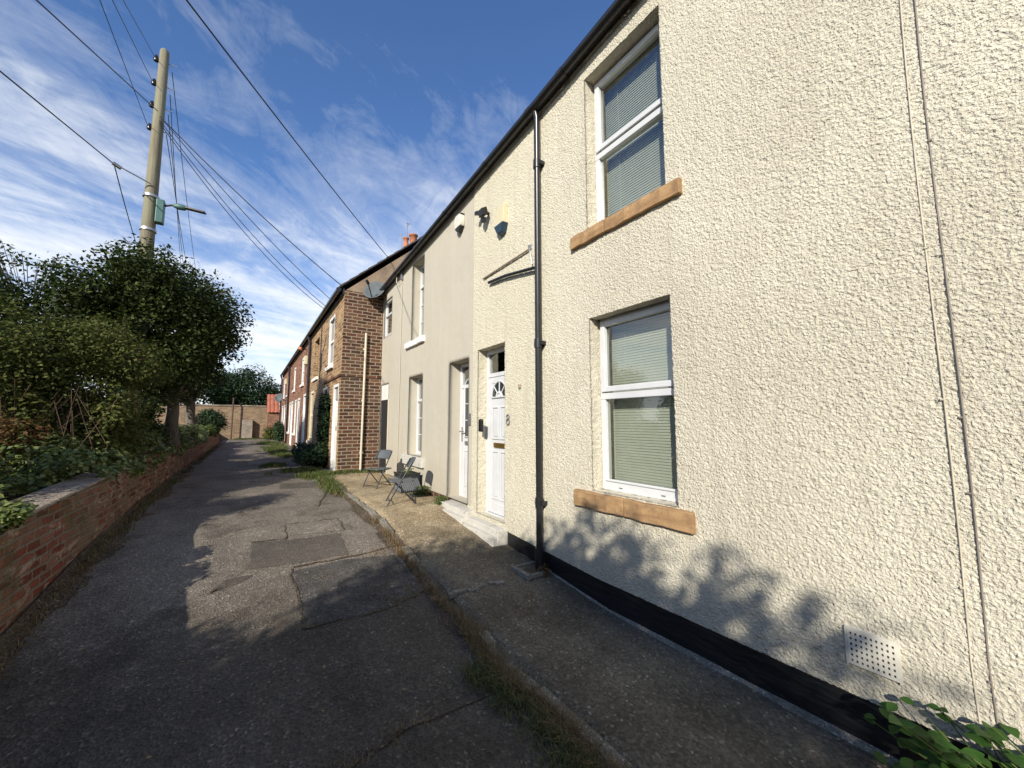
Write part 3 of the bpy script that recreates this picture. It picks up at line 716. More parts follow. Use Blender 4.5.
def leaf_door(root, y0, y1, z0, z1, zt, xf, style):
    """frame + leaf; y0 is the camera side"""
    t = .05; m = MB()
    m.box((xf, y0, z0), (xf + .07, y0 + t, z1)); m.box((xf, y1 - t, z0), (xf + .07, y1, z1)); m.box((xf, y0 + t, z1 - .05), (xf + .07, y1 - t, z1))
    m.box((xf - .003, y0 + t, zt), (xf + .07, y1 - t, zt + .055)); m.box((xf - .03, y0, z0), (xf + .07, y1, z0 + .045))
    fr = m.build('door_frame', M['pvc'], root, .006)
    boxo('pane', (xf + .03, y0 + t, zt + .055), (xf + .036, y1 - t, z1 - .05), M['glass'], fr)
    a, b, c, d = y0 + t + .004, y1 - t - .004, z0 + .05, zt - .004; x = xf + .012
    lf = MB(); lf.box((x, a, c), (x + .045, b, d))
    lf.box((x - .008, a, c), (x, a + .085, d)); lf.box((x - .008, b - .085, c), (x, b, d)); lf.box((x - .008, a + .085, c), (x, b - .085, c + .13)); lf.box((x - .008, a + .085, d - .08), (x, b - .085, d))
    w = b - a
    def panel(p, q, r_, s_):
        frame_rect(lf, x - .014, x - .001, p, q, r_, s_, .02); lf.box((x - .009, p + .035, r_ + .035), (x - .0, q - .035, s_ - .035))
    if style == 1:
        mid = (a + b) / 2
        panel(a + .10, mid - .015, c + .95, c + 1.38); panel(mid + .015, b - .10, c + .95, c + 1.38)
        panel(a + .10, mid - .015, c + .18, c + .80); panel(mid + .015, b - .10, c + .18, c + .80)
    else:
        mid = (a + b) / 2
        panel(a + .10, b - .10, c + .18, c + .72)
    lo = lf.build('door', M['pvc'], root, .004)
    mid = (a + b) / 2
    if style == 1:
        zc_ = c + 1.50; r_ = .19
        g = MB(); n = 14
        g.add([(x - .010, mid, zc_)] + [(x - .010, mid + r_ * math.cos(math.pi * i / n), zc_ + r_ * 1.1 * math.sin(math.pi * i / n)) for i in range(n + 1)], [(0, i + 1, i + 2) for i in range(n)])
        g.build('door_glass', M['glassdark'], lo)
        s = MB()
        s.tube([(x - .012, mid + r_ * math.cos(math.pi * i / n), zc_ + r_ * 1.1 * math.sin(math.pi * i / n)) for i in range(n + 1)], .011, 6)
        s.tube([(x - .012, mid - r_, zc_), (x - .012, mid + r_, zc_)], .011, 6)
        for q in (45, 90, 135): s.tube([(x - .012, mid, zc_), (x - .012, mid + r_ * math.cos(R(q)), zc_ + r_ * 1.1 * math.sin(R(q)))], .008, 6)
        s.tube([(x - .012, mid + .06 * math.cos(math.pi * i / 8), zc_ + .06 * math.sin(math.pi * i / 8)) for i in range(9)], .02, 6)
        s.build('glass_bead', M['pvc'], lo)
        boxo('letterbox', (x - .022, mid - .13, c + .845), (x - .008, mid + .13, c + .905), M['brass'], lo, .004)
        MB().box((x - .05, a + .02, c + .86), (x - .008, a + .05, c + 1.06)).build('handle', M['brass'], lo, .004)
    else:
        g = MB(); z0g, z1g = c + .92, c + 1.68; n = 12
        pts = [(a + .12, z0g), (b - .12, z0g), (b - .12, z1g)] + [(mid + (w / 2 - .12) * math.cos(math.pi * i / n), z1g + .12 * math.sin(math.pi * i / n)) for i in range(1, n)] + [(a + .12, z1g)]
        g.add([(x - .010, p[0], p[1]) for p in pts], [tuple(range(len(pts)))]); g.build('door_glass', M['glassdark'], lo)
        s = MB(); s.tube([(x - .012, p[0], p[1]) for p in pts + [pts[0]]], .012, 6)
        for q in (.33, .66): s.tube([(x - .012, a + .12, z0g + (z1g - z0g) * q), (x - .012, b - .12, z0g + (z1g - z0g) * q)], .008, 6)
        s.tube([(x - .012, mid, z0g), (x - .012, mid, z1g + .12)], .008, 6)
        s.build('glass_bead', M['pvc'], lo)
        boxo('letterbox', (x - .02, mid - .13, c + .80), (x - .008, mid + .13, c + .855), M['grey'], lo, .004)
        hd = MB(); hd.box((x - .02, b - .06, c + .85), (x - .008, b - .03, c + 1.07)); hd.tube([(x - .02, b - .045, c + 1.0), (x - .06, b - .045, c + 1.0), (x - .06, b - .17, c + 1.0)], .009, 8)
        hd.build('handle', M['steel'], lo)
    return lo
M['glassdark'] = plain('dark_glazing', (.03, .04, .04), .06, var=.3, spec=.9)
leaf_door(H1, door1[0], door1[1], .375, 2.575, 2.20, W + .13, 1)

def stepmesh(root, y0, y1, dz=0.0):
    s = MB()
    n = 14; ys = np.linspace(y0, y1, n)
    for (xa, xb, zb, zt_) in ((W - .20, W + .13, -.02, -.075), (W - .13, W + .14, .05, 0)):
        vs = []
        for i, y_ in enumerate(ys):
            if zt_ < 0: y_ = y_ * .985 + (y0 + y1) / 2 * .015
            j = .014 * (vnoise(np.array([y_ * 7]), np.array([xa * 9]), 3)[0] - .5); k = .012 * (vnoise(np.array([y_ * 8]), np.array([xa * 5]), 5)[0] - .5)
            vs += [(xa + j, y_, .05), (xb, y_, .05), (xb, y_, .365 + zt_ + dz), (xa + j + .012, y_, .355 + zt_ + k + dz)]
        fs = []
        for i in range(n - 1):
            for e in range(4): fs.append((i * 4 + e, i * 4 + (e + 1) % 4, (i + 1) * 4 + (e + 1) % 4, (i + 1) * 4 + e))
        fs += [(3, 2, 1, 0), tuple((n - 1) * 4 + e for e in range(4))]
        s.add(vs, fs)
    return s.build('step', M['step'], root, .008)
stepmesh(H1, 3.94, 4.72)
# air brick
v = MB(); vy0, vy1, vz0, vz1 = .60, .785, .41, .575; xv = W - .022
ny_, nz_ = 9, 6
cw = (vy1 - vy0 - .011) / ny_; ch = (vz1 - vz0 - .013) / nz_
for i in range(ny_ + 1): v.box((xv, vy0 + i * cw, vz0), (xv + .006, vy0 + i * cw + .0108, vz1))
for j in range(nz_ + 1): v.box((xv + .0004, vy0 + .0003, vz0 + j * ch), (xv + .0056, vy1 - .0003, vz0 + j * ch + .0135))
v.box((xv + .001, vy0 - .008, vz0 - .008), (xv + .02, vy0 - .0002, vz1 + .008)); v.box((xv + .001, vy1 + .0008, vz0 - .008), (xv + .02, vy1 + .008, vz1 + .008)); v.box((xv + .001, vy0 - .0002, vz1 + .0002), (xv + .02, vy1 + .0008, vz1 + .008))
vt = v.build('air_vent', M['whitepl'], H1)
boxo('vent_hole_shade', (xv + .0061, vy0 + .003, vz0 + .003), (xv + .0085, vy1 - .003, vz1 - .003), M['dark'], vt)  # black plate standing in for the shade inside the vent holes

# ------------------------------------------------------------------ second cottage (smooth render)
H2 = thing('cottage', 'beige smooth-rendered cottage between the pebble-dashed cottage and the brick terrace', 'house', (W, 7.0, 0.3))
door2 = (4.95, 5.60, .34, 2.52)
w3 = (6.80, 7.45, 3.18, 4.75); w4 = (6.76, 7.48, .98, 2.48); w5 = (8.78, 9.38, 3.60, 4.48); d3 = (8.86, 9.46, .44, 2.47)
def pl2(y): return .47 + 0 * y
front_wall('wall', M['smooth'], H2, [(4.812, 9.5, .045)], [(.47, 5.24, .05)], [door2[:2] + (.47, 2.52), w3, w4, w5, d3[:2] + (.47, 2.47)], 0, zbot=pl2, depth=.20, x=W + .004)
bm_ = MB()
for a, b in ((5.63, 8.86), (9.46, 9.5)): bm_.box((W + .02, a, .2), (W + .2, b, .475))
bm_.build('base_course', M['brick_end'], H2)
for nm, a, b in (('door_jamb', 4.812, 4.95),):
    MB().box((W + .008, a, .3), (W + .2, b, .48)).build('wall_foot', M['rough'], H2)
s2 = MB(); s2.box((W + D - .1, 4.82, 0), (W + D, 9.5, 5.3)); s2.box((W + .35, 4.82, 2.75), (W + D - .1, 9.5, 2.95)); s2.box((W + .3, 4.815, 0), (W + D, 4.86, 5.3))
s2.box((W + 1.6, 4.86, 0), (W + 1.7, 9.4, 5.2)); s2.box((W + .25, 9.4, 0), (W + D, 9.5, 5.3)); s2.box((W + .21, 4.86, 0), (W + 1.6, 9.4, .05))
s2.build('inner_wall', M['dark'], H2)
roof(H2, 4.81, 9.5, ze=(eave(4.81) + .06, eave(9.5) + .06)); eaves(H2, 4.815, 9.5, (5.6, 6.9, 8.2))
leaf_door(H2, door2[0], door2[1], .405, 2.515, 2.12, W + .19, 2)
stepmesh(H2, 4.735, 5.62, .06)
def window_sash(root, y0, y1, z0, z1, zt, bars, xf=W + .17, curtain=True):
    m = MB(); t = .045
    frame_rect(m, xf, xf + .06, y0, y1, z0, z1, t, .06); m.box((xf - .003, y0 + .002, zt - .025), (xf + .06, y1 - .002, zt + .025))
    w = m.build('window', M['pvc'], root, .004)
    if bars:
        g = MB(); ym = (y0 + y1) / 2
        g.box((xf + .018, ym - .009, z0 + .06), (xf + .026, ym + .009, z1 - t))
        for i in range(1, bars):
            zz = z0 + .06 + (zt - z0 - .085) * i / bars; g.box((xf + .0185, y0 + t, zz - .009), (xf + .0255, y1 - t, zz + .009))
        g.build('glazing_bar', M['pvc'], w)
    pane(w, xf + .03, y0 + t, y1 - t, z0 + .06, zt - .025); pane(w, xf + .03, y0 + t, y1 - t, zt + .025, z1 - t)
    if curtain:
        c = MB(); n = 40; vs = []
        for i in range(n + 1):
            y_ = y0 + .02 + (y1 - y0 - .04) * i / n; x_ = xf + .12 + .012 * math.sin(i * 1.9)
            vs += [(x_, y_, z0 + .02), (x_, y_, z1 - .02)]
        c.add(vs, [(2 * i, 2 * i + 2, 2 * i + 3, 2 * i + 1) for i in range(n)], True); c.build('curtain', M['curtain'], w)
    return w
q = window_sash(H2, *w3, 4.30, 3); sill(q, 6.68, 7.68, 3.06, 3.17, M['whitewood'], .05)
q = window_sash(H2, *w4, 2.02, 3); sill(q, 6.58, 7.74, .80, .97, M['oldwhite'], .05)
q = window_sash(H2, *w5, 4.12, 0, xf=W + .03)
# passage beside the brick house: white head board over a dark opening
boxo('door_head', (W + .02, 8.86, 2.11), (W + .10, 9.46, 2.468), M['whitewood'], H2, .004)
boxo('door', (W + .03, 8.862, .45), (W + .07, 9.458, 2.108), M['dark'], H2)  # no door leaf: black box standing in for shade in the open passage
pj = MB(); pj.box((W - .002, 8.83, .45), (W + .10, 8.86, 2.11)); pj.build('door_frame', M['creamwood'], H2)

# ------------------------------------------------------------------ fittings on the cottages
# burglar alarm, cream + navy
t = thing('burglar_alarm', 'cream alarm box with dark navy lower end high on the pebble-dashed wall', 'alarm box', (W - .01, 4.0, 4.1))
MB().prism([(W - .005, 4.085), (W - .085, 4.085), (W - .062, 4.345), (W - .005, 4.355)], 1, 3.915, 4.095).build('casing', M['creampl'], t, .006)
MB().add([(W - .005, 3.90, 4.084), (W - .005, 4.11, 4.084), (W - .095, 4.11, 4.084), (W - .095, 3.90, 4.084), (W - .005, 3.95, 3.955), (W - .005, 4.06, 3.955), (W - .075, 4.06, 3.975), (W - .075, 3.95, 3.975)],
         [(0, 1, 2, 3), (4, 7, 6, 5), (0, 3, 7, 4), (1, 5, 6, 2), (3, 2, 6, 7), (0, 4, 5, 1)]).build('strobe', M['navy'], t, .006)
# floodlight
t = thing('security_light', 'small black security light on the pebble-dashed wall beside the cream alarm', 'light', (W - .01, 4.38, 4.4))
MB().obox((W - .115, 4.36, 4.40), (.04, 0, .024), (0, .06, 0), (-.015, 0, .045)).build('lamp_head', M['blackpl'], t, .01)
MB().tube([(W, 4.38, 4.42), (W - .08, 4.38, 4.42)], .022, 10).build('bracket', M['blackpl'], t)
MB().obox((W - .09, 4.385, 4.31), (.028, 0, 0), (0, .03, 0), (0, 0, .035)).build('sensor', M['blackpl'], t, .01)
MB().obox((W - .10, 4.53, 4.47), (.035, 0, .01), (0, .04, .01), (0, 0, .03)).build('side_spot', M['blackpl'], t, .01)
# oval alarm on beige house
t = thing('burglar_alarm', 'white oval alarm box with black ends high on the beige smooth wall', 'alarm box', (W - .01, 5.23, 4.65))
def ov(sc, z0, z1, x0, x1, cy=5.23, cz=4.66):
    pts = []
    for i in range(28):
        a = 2 * math.pi * i / 28; y_, z_ = cy + .105 * sc * math.cos(a), cz + .155 * sc * math.sin(a)
        pts.append((y_, max(z0, min(z1, z_))))
    m = MB(); n = len(pts); m.add([(x0, *p) for p in pts] + [(x1, *p) for p in pts], [tuple(range(n)), tuple(range(2 * n - 1, n - 1, -1))] + [(i, i + n, (i + 1) % n + n, (i + 1) % n) for i in range(n)]); return m
ov(1.0, 4.575, 4.77, W - .08, W).build('casing', M['whitepl'], t, .006)
ov(.98, 4.40, 4.573, W - .07, W).build('strobe', M['blackpl'], t, .004)
ov(.98, 4.772, 4.9, W - .06, W).build('cap', M['blackpl'], t, .004)
# washing line bracket
t = thing('wall_bracket', 'thin tan rod and black arm fixed to the pebble-dashed wall beside the downpipe', 'bracket', (W - .02, 3.9, 3.4))
MB().tube([(W - .022, 4.50, 3.545), (W - .03, 3.45, 3.555)], .011, 8).build('rod', M['tan'], t)
MB().tube([(W - .04, 4.32, 3.43), (W - .045, 3.9, 3.39), (W - .05, 3.32, 3.29)], .02, 8).build('arm', M['blackpl'], t)
MB().tube([(W, 3.44, 3.60), (W - .035, 3.44, 3.60), (W - .04, 3.40, 3.50), (W - .03, 3.38, 3.36)], .008, 6).build('hook', M['galv'], t)
MB().box((W - .02, 3.41, 3.55), (W + .002, 3.47, 3.61)).build('fixing_plate', M['galv'], t, .004)
# doorbell / key safe
t = boxo('doorbell', (W - .045, 4.49, 1.47), (W - .001, 4.575, 1.64), M['blackpl'])
t.name = 'key_safe'
bv = t.modifiers.new('b', 'BEVEL'); bv.width = .02; bv.segments = 4
tag(t, 'small black key safe on the cream pier between the two white front doors', 'key safe')
# house numbers
t = thing('house_number', 'metal number 8 on the cream wall right of the nearer white door', 'house number', (W - .01, 3.9, 1.63))
nm = MB()
for zc_, rr in ((1.66, .028), (1.60, .034)):
    nm.tube([(W - .016, 3.895 + rr * .85 * math.cos(2 * math.pi * i / 20), zc_ + rr * math.sin(2 * math.pi * i / 20)) for i in range(21)], .007, 6, False)
nm.build('digit', M['grey'], t)
t = boxo('door_plaque', (W - .018, 4.86, 1.555), (W - .001, 4.925, 1.72), M['grey'], None, .003)
t.name = 'door_plaque'; tag(t, 'dark grey number plaque beside the farther white front door', 'plaque')
t = boxo('cable_entry', (W - .03, 3.63, 1.985), (W - .002, 3.665, 2.03), M['tan'], None, .008)
tag(t, 'tiny brown fixing on the cream wall between the white door and the downpipe', 'wall fixing')
# cables on near wall
def wallcable(y0, mat, lab, r_=.0042, zs=(.36, 5.2), clips=(), xo=.010):
    pts = [(W - xo - .002 * math.sin(z * 3 + y0 * 9), y0 + .006 * math.sin(z * 2.1 + y0 * 5) + (.02 if z < .6 else 0) * (z - .6) * 2, z) for z in np.linspace(zs[0], zs[1], 60)]
    t = thing('wall_cable', lab, 'cable', (W - .01, y0, zs[0]), 'cables running down the near wall')
    MB().tube(pts, r_, 6).build('cable', mat, t)
    for z in clips: boxo('clip', (W - .015, y0 - .003, z - .004), (W + .002, y0 + .008, z + .004), mat, t)
wallcable(.375, M['cablec'], 'cream cable down the pebble-dashed wall, nearer the window of the pair', .0034, clips=(.9, 1.7, 2.4, 3.2))
wallcable(.325, M['cableg'], 'brown cable down the pebble-dashed wall, farther from the window of the pair', .0036, clips=(.55, 1.3, 1.62, 2.35, 2.9))
t = thing('wall_cable', 'thin beige cable with a hook box beside the upper window of the beige cottage', 'cable', (W, 8.03, .5))
MB().tube([(W - .012, 8.03, 4.6), (W - .012, 8.03, 2.5), (W - .012, 8.04, .5)], .007, 6).build('cable', M['cablec'], t)
MB().box((W - .05, 8.00, 4.62), (W, 8.06, 4.82)).build('junction_box', M['grey'], t, .006)
MB().tube([(W, 8.25, 4.72), (W - .07, 8.25, 4.74), (W - .08, 8.22, 4.6), (W - .03, 8.1, 4.62)], .009, 6).build('hook', M['cablec'], t)

# ------------------------------------------------------------------ brick terrace
BX = 1.67
def brick_house(y0, y1, front, label, wins, end=False, ze=4.66):
    t = thing('brick_house', label, 'house', (BX, (y0 + y1) / 2, .4), 'brick terrace houses down the lane')
    # front wall built from strips around the openings so each opening is a real recess
    ops = sorted([w[0] for w in wins] , key=lambda q: q[0])
    m = MB(); dep = .11
    cuts = sorted(set([y0, y1] + [v for o in ops for v in (o[0], o[1])]))
    for a, b in zip(cuts[:-1], cuts[1:]):
        inside = [o for o in ops if o[0] <= a + 1e-6 and o[1] >= b - 1e-6]
        zz = .2
        for o in sorted(inside, key=lambda q: q[2]):
            m.box((BX, a, zz), (BX + .22, b, o[2])); zz = o[3]
        m.box((BX, a, zz), (BX + .22, b, ze))
    m.build('front_wall', front, t)
    if end:
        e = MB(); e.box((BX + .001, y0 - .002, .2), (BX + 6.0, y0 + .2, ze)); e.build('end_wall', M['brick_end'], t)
        bnd = MB(); bnd.box((BX - .035, y0 - .03, 2.64), (BX + .9, y0 + .1, 2.70)); bnd.box((BX - .03, y0 + .1, 2.642), (BX + .1, y0 + 2.4, 2.698)); bnd.build('string_course', M['brick_end'], t)
        gm = MB().prism([(BX + .03, ze + .005), (BX + 3.1, ze + 2.72), (BX + 5.97, ze + .005)], 1, y0 + .004, y0 + .2); gm.build('gable', M['gablerend'], t)
    inn = MB(); inn.box((BX + .25, y0 + .22, 0), (BX + .3, y1 - .02, ze)); inn.box((BX + 5.8, y0 + .2, 0), (BX + 6, y1, ze)); inn.box((BX + .3, y1 - .1, 0), (BX + 5.8, y1 - .02, ze)); inn.build('inner_wall', M['dark'], t)
    roof(t, y0 - (.06 if end else 0), y1, BX - .12, (ze + .05, ze + .05), 41.5, 3.3)
    g = MB(); g.tube([(BX - .13, y0 - .02, ze - .01), (BX - .13, y1, ze - .01)], .055, 10); g.build('gutter', M['gutter'], t)
    boxo('fascia', (BX - .04, y0, ze - .10), (BX - .003, y1, ze + .04), M['fascia'], t)
    for (o, kind) in wins:
        a, b, c, d = o; xf = BX + dep * .3
        if kind in ('door', 'door_grey'):
            mm = MB(); frame_rect(mm, xf - .035, xf + .05, a, b, c, d, .07); f = mm.build('door_frame', M['whitewood'], t)
            dr = boxo('door', (xf, a + .07, c), (xf + .04, b - .07, d - .4), M['whitewood'] if kind == 'door' else M['greyblue'], t)
            boxo('handle', (xf - .04, a + .12, c + .95), (xf, a + .15, c + 1.05), M['brass'], dr)
            boxo('pane', (xf + .01, a + .07, d - .36), (xf + .02, b - .07, d - .07), M['glassdark'], f)
        elif kind == 'void':
            boxo('window', (BX + .16, a, c), (BX + .18, b, d), M['glassdark'], t)
            s = boxo('sill', (BX - .05, a - .06, c - .09), (BX + .1, b + .06, c + .003), M['whitewood'], t)
        else:
            mt = M['creamwood'] if kind == 'cream' else M['whitewood']
            mm = MB(); frame_rect(mm, xf - .03, xf + .05, a, b, c, d, .075); zm = (c + d) / 2
            mm.box((xf - .005, a + .05, zm - .03), (xf + .045, b - .05, zm + .03)); f = mm.build('window', mt, t)
            boxo('pane', (xf + .02, a + .07, c + .07), (xf + .026, b - .07, d - .07), M['glassdark'], f)
            MB().box((BX - .06, a - .06, c - .09), (BX + .03, b + .06, c - .002)).build('sill', mt, f)
    return t
G = .48
Ba = brick_house(9.5, 15.25, M['brick_warm'], 'nearest brown brick terrace house with pale cream pipe on its end wall',
    [((9.72, 10.42, G - .03, 2.50), 'door'), ((11.3, 12.05, 1.10, 2.55), 'win'), ((14.0, 14.85, 1.0, 2.62), 'cream'), ((10.65, 11.5, 3.05, 4.38), 'win'), ((13.3, 14.35, 3.0, 4.25), 'void')], True)
Bb = brick_house(15.25, 23.9, M['brick_red'], 'middle red-brown brick terrace house with many white doors and windows',
    [((16.05, 17.0, G, 2.65), 'door'), ((18.2, 19.2, G, 2.6), 'door_grey'), ((19.7, 20.5, 1.1, 2.6), 'win'), ((21.3, 22.3, G, 2.6), 'door'), ((22.7, 23.5, 1.1, 2.6), 'win'), ((17.2, 18.1, 3.1, 4.2), 'win'), ((20.8, 21.6, 3.1, 4.2), 'win')])
Bc = brick_house(23.9, 29.9, M['brick_red'], 'farthest red-brown brick terrace house at the end of the lane',
    [((24.6, 25.5, G, 2.6), 'door'), ((26.3, 27.2, G, 2.6), 'door'), ((28.0, 29.0, 1.1, 2.6), 'win'), ((24.6, 25.6, 3.1, 4.2), 'win'), ((27.6, 28.6, 3.1, 4.2), 'win')])
for root, y_ in ((Ba, 15.2), (Bb, 23.85), (Bc, 29.7)):
    MB().tube([(BX - .13, y_, 4.62), (BX - .06, y_, 4.4), (BX - .06, y_, .5)], .045, 8).build('downpipe', M['gutter'], root)
# chimney of the first brick house
ch = MB(); ch.box((4.72, 14.75, 6.5), (5.45, 15.25, 8.22)); ch.box((4.67, 14.70, 8.22), (5.50, 15.30, 8.32))
c_ = ch.build('chimney', M['brick_red'], Ba)
for x_, y_, r_, z1_ in ((5.16, 14.98, .165, 9.22), (4.86, 14.98, .11, 9.02)):
    MB().tube([(x_, y_, 8.30), (x_, y_, 8.75), (x_, y_, z1_ - .06), (x_, y_, z1_ - .05), (x_, y_, z1_)], [r_ * 1.05, r_ * .85, r_ * .85, r_ * 1.1, r_ * 1.1], 14).build('chimney_pot', M['terra'], c_)
MB().tube([(4.70, 15.0, 8.2), (4.68, 15.0, 9.2)], .015, 6).build('aerial', M['grey'], c_)
ae = MB().tube([(4.98, 15.28, 8.2), (4.98, 15.28, 9.85)], .016, 6); ae.tube([(4.95, 15.28, 9.8), (5.12, 15.1, 9.74)], .012, 6); ae.tube([(4.96, 15.2, 9.6), (5.06, 15.3, 9.82)], .01, 6)
ae.build('aerial', M['grey'], c_)
# cream pipe on end wall
t = thing('drain_pipe', 'pale cream waste pipe running up the brick end wall', 'pipe', (2.16, 9.45, .47))
MB().tube([(2.17, 9.44, 3.69), (2.15, 9.44, .47)], .026, 10).build('pipe', M['paleplastic'], t)
for z in (.9, 2.1, 3.3): boxo('clip', (2.125, 9.435, z - .02), (2.195, 9.50, z + .02), M['paleplastic'], t)
# satellite dishes
def dish(loc, aim, label, r_=.31, group='satellite dishes on the brick terrace', wall=None):
    t = thing('satellite_dish', label, 'satellite dish', loc, group)
    a = Vector(aim).normalized(); e1 = a.cross(Vector((0, 0, 1))).normalized(); e2 = e1.cross(a); c = Vector(loc)
    vs = [c - a * .0]; fs = []; n = 24; rings = 5
    for k in range(1, rings + 1):
        for i in range(n):
            q = 2 * math.pi * i / n; rr = r_ * k / rings
            vs.append(c + e1 * rr * math.cos(q) + e2 * rr * 1.08 * math.sin(q) + a * (.10 * (k / rings) ** 2))
    for i in range(n): fs.append((0, 1 + i, 1 + (i + 1) % n))
    for k in range(rings - 1):
        for i in range(n): fs.append((1 + k * n + i, 1 + (k + 1) * n + i, 1 + (k + 1) * n + (i + 1) % n, 1 + k * n + (i + 1) % n))
    d = MB().add(vs, fs, True).build('reflector', M['dish'], t)
    s = d.modifiers.new('s', 'SOLIDIFY'); s.thickness = .012
    lnb = c + a * .42 - e2 * .12
    MB().tube([c - e2 * r_ * 1.0 + a * .08, lnb], .012, 6).build('arm', M['blackpl'], t)
    MB().tube([lnb - a * .03, lnb + a * .07], .032, 8).build('receiver', M['blackpl'], t)
    MB().tube([c, c - a * .12, Vector(wall or (c - a * .3))], .018, 6).build('mount', M['grey'], t)
dish((2.34, 9.36, 4.68), (-.50, -.62, .42), 'round grey satellite dish on the end gable of the nearest brick house', .26, wall=(2.35, 9.5, 4.6))
dish((BX - .32, 25.9, 2.95), (-.5, -.8, .3), 'small grey satellite dish far down the brick terrace front', .24, wall=(BX, 25.9, 2.8))
for (y_, z_, lab) in ((16.4, 3.75, 'pale alarm box high on the middle brick house near its downpipe'), (26.4, 3.8, 'small cream alarm box high on the farthest brick house')):
    t = boxo('burglar_alarm', (BX - .10, y_ - .15, z_), (BX - .001, y_ + .15, z_ + .32), M['creampl'], None, .01); tag(t, lab, 'alarm box')
t = thing('wall_lamp', 'small dark wall lamp under the eaves of the middle brick house', 'lamp', (BX, 16.7, 4.3))
MB().tube([(BX, 16.7, 4.38), (BX - .2, 16.7, 4.42)], .02, 6).build('arm', M['blackpl'], t)
MB().tube([(BX - .2, 16.7, 4.44), (BX - .24, 16.7, 4.34)], [.06, .09], 10).build('lamp_shade', M['terra'], t)

# ------------------------------------------------------------------ far end of the lane
E_ = thing('end_wall', 'pale old brick wall closing the far end of the lane', 'wall', (-3, 31, .5))
MB().box((-14, 31.0, .3), (.98, 31.35, 2.62)).build('wall', M['brick_pale'], E_)
cm_ = MB()
for i in range(24): cm_.box((-14 + i * .62, 30.95, 2.62), (-14 + i * .62 + .61, 31.4, 2.70))
cm_.build('coping', M['stonegrey'], E_)
MB().box((-.42, 30.65, .3), (.16, 31.0, 1.72)).build('pier', M['stonegrey'], E_, .02)
t = thing('outbuilding', 'red brick outbuilding with steep red pantile roof at the far end of the lane', 'outbuilding', (1.4, 31, .5))
MB().box((1.0, 30.4, .3), (1.64, 33.6, 2.3)).build('wall', M['brick_red'], t)
rf = MB(); ncol = 9
for i in range(ncol * 6):
    x0_ = .9 + (2.9 - .9) * i / (ncol * 6); x1_ = .9 + 2.0 * (i + 1) / (ncol * 6)
    h0 = .035 * abs(math.sin(math.pi * i / 6)); h1 = .035 * abs(math.sin(math.pi * (i + 1) / 6))
    if x1_ > 1.64: break
    rf.add([(x0_, 30.25, 2.22 + h0), (x1_, 30.25, 2.22 + h1), (x1_, 31.9, 3.5 + h1), (x0_, 31.9, 3.5 + h0)], [(0, 1, 2, 3)], True)
rf.add([(.9, 31.9, 3.5), (1.64, 31.9, 3.5), (1.64, 33.7, 2.2), (.9, 33.7, 2.2)], [(0, 1, 2, 3)])
rf.build('roof', M['pantile'], t); MB().prism([(30.4, 2.3), (31.9, 3.44), (33.6, 2.3)], 0, .98, 1.1).build('gable', M['brick_red'], t)
t = MB().tube([(-.95, 30.6, .5), (-.95, 30.6, 3.15)], .04, 8).build('post', M['twig'], loc=(-.95, 30.6, .5)); tag(t, 'thin weathered post standing in front of the pale end wall', 'post')
t = thing('outbuilding', 'low brick outbuilding with red tiled roof glimpsed behind the garden bushes', 'outbuilding', (-13, 24, .9))
MB().box((-17, 22, .3), (-7.6, 26, 2.6)).build('wall', M['brick_pale'], t)
rr_ = MB(); rr_.add([(-17.2, 21.8, 2.5), (-7.4, 21.8, 2.5), (-7.4, 24, 3.7), (-17.2, 24, 3.7), (-17.2, 26.2, 2.5), (-7.4, 26.2, 2.5)], [(0, 1, 2, 3), (3, 2, 5, 4)]); rr_.build('roof', M['pantile'], t).modifiers.new('s', 'SOLIDIFY').thickness = .08

# ------------------------------------------------------------------ garden wall
GW = thing('garden_wall', 'old low red brick garden wall along the left side of the path', 'wall', (-1.4, 10, .2))
def gw_top(y): return float(np.interp(y, [-4, 4.1, 4.3, 10, 26], [.86, .86, .90, 1.06, 1.0]))
def gw_x(y): return -1.29 + .03 * (vnoise(np.array([y * .8]), np.array([2.]), 2)[0] - .5)
ys_ = np.concatenate([np.arange(-4, 12, .035), np.arange(12, 26.01, .25)]); zs_ = np.linspace(0, 1, 28)
Y, T = np.meshgrid(ys_, zs_, indexing='ij'); top = np.interp(Y, [-4, 4.1, 4.3, 10, 26], [.86, .86, .90, 1.06, 1.0])
Z = gz(Y) - .08 + (top - gz(Y) + .08) * T
X = -1.27 - .05 * T + .035 * (vnoise(Y * 1.1, Z * 1.6, 21) - .5) + .022 * (vnoise(Y * 9, Z * 13, 22) - .5) + .012 * (vnoise(Y * 25, Z * 30, 23) - .5)
V = np.stack([X, Y, Z], -1).reshape(-1, 3); idx = np.arange(Y.size).reshape(Y.shape)
F = np.stack([idx[:-1, :-1], idx[1:, :-1], idx[1:, 1:], idx[:-1, 1:]], -1).reshape(-1, 4)
np_mesh('brick_face', V, F, M['brick_wall'], GW, smooth=False)
bk = MB()
for a, b in zip(np.arange(-4, 26, 1.0), np.arange(-3, 27, 1.0)): bk.box((-1.60, a, 0), (-1.335, b, gw_top(a) - .012))
bk.box((-1.60, 25.9, 0), (-1.27, 26.03, .99))
bk.build('core', M['brick_wall'], GW)
cp = MB()
for a, b in ((4.33, 4.98), (4.985, 5.62), (5.625, 6.3), (6.305, 7.0), (7.005, 7.7)):
    za, zb = gw_top(a), gw_top(b)
    cp.add([(-1.62, a, za), (-1.315, a, za), (-1.315, b, zb), (-1.62, b, zb), (-1.62, a, za + .028), (-1.32, a, za + .028), (-1.32, b, zb + .028), (-1.62, b, zb + .028)],
           [(0, 3, 2, 1), (4, 5, 6, 7), (0, 1, 5, 4), (1, 2, 6, 5), (2, 3, 7, 6), (3, 0, 4, 7)])
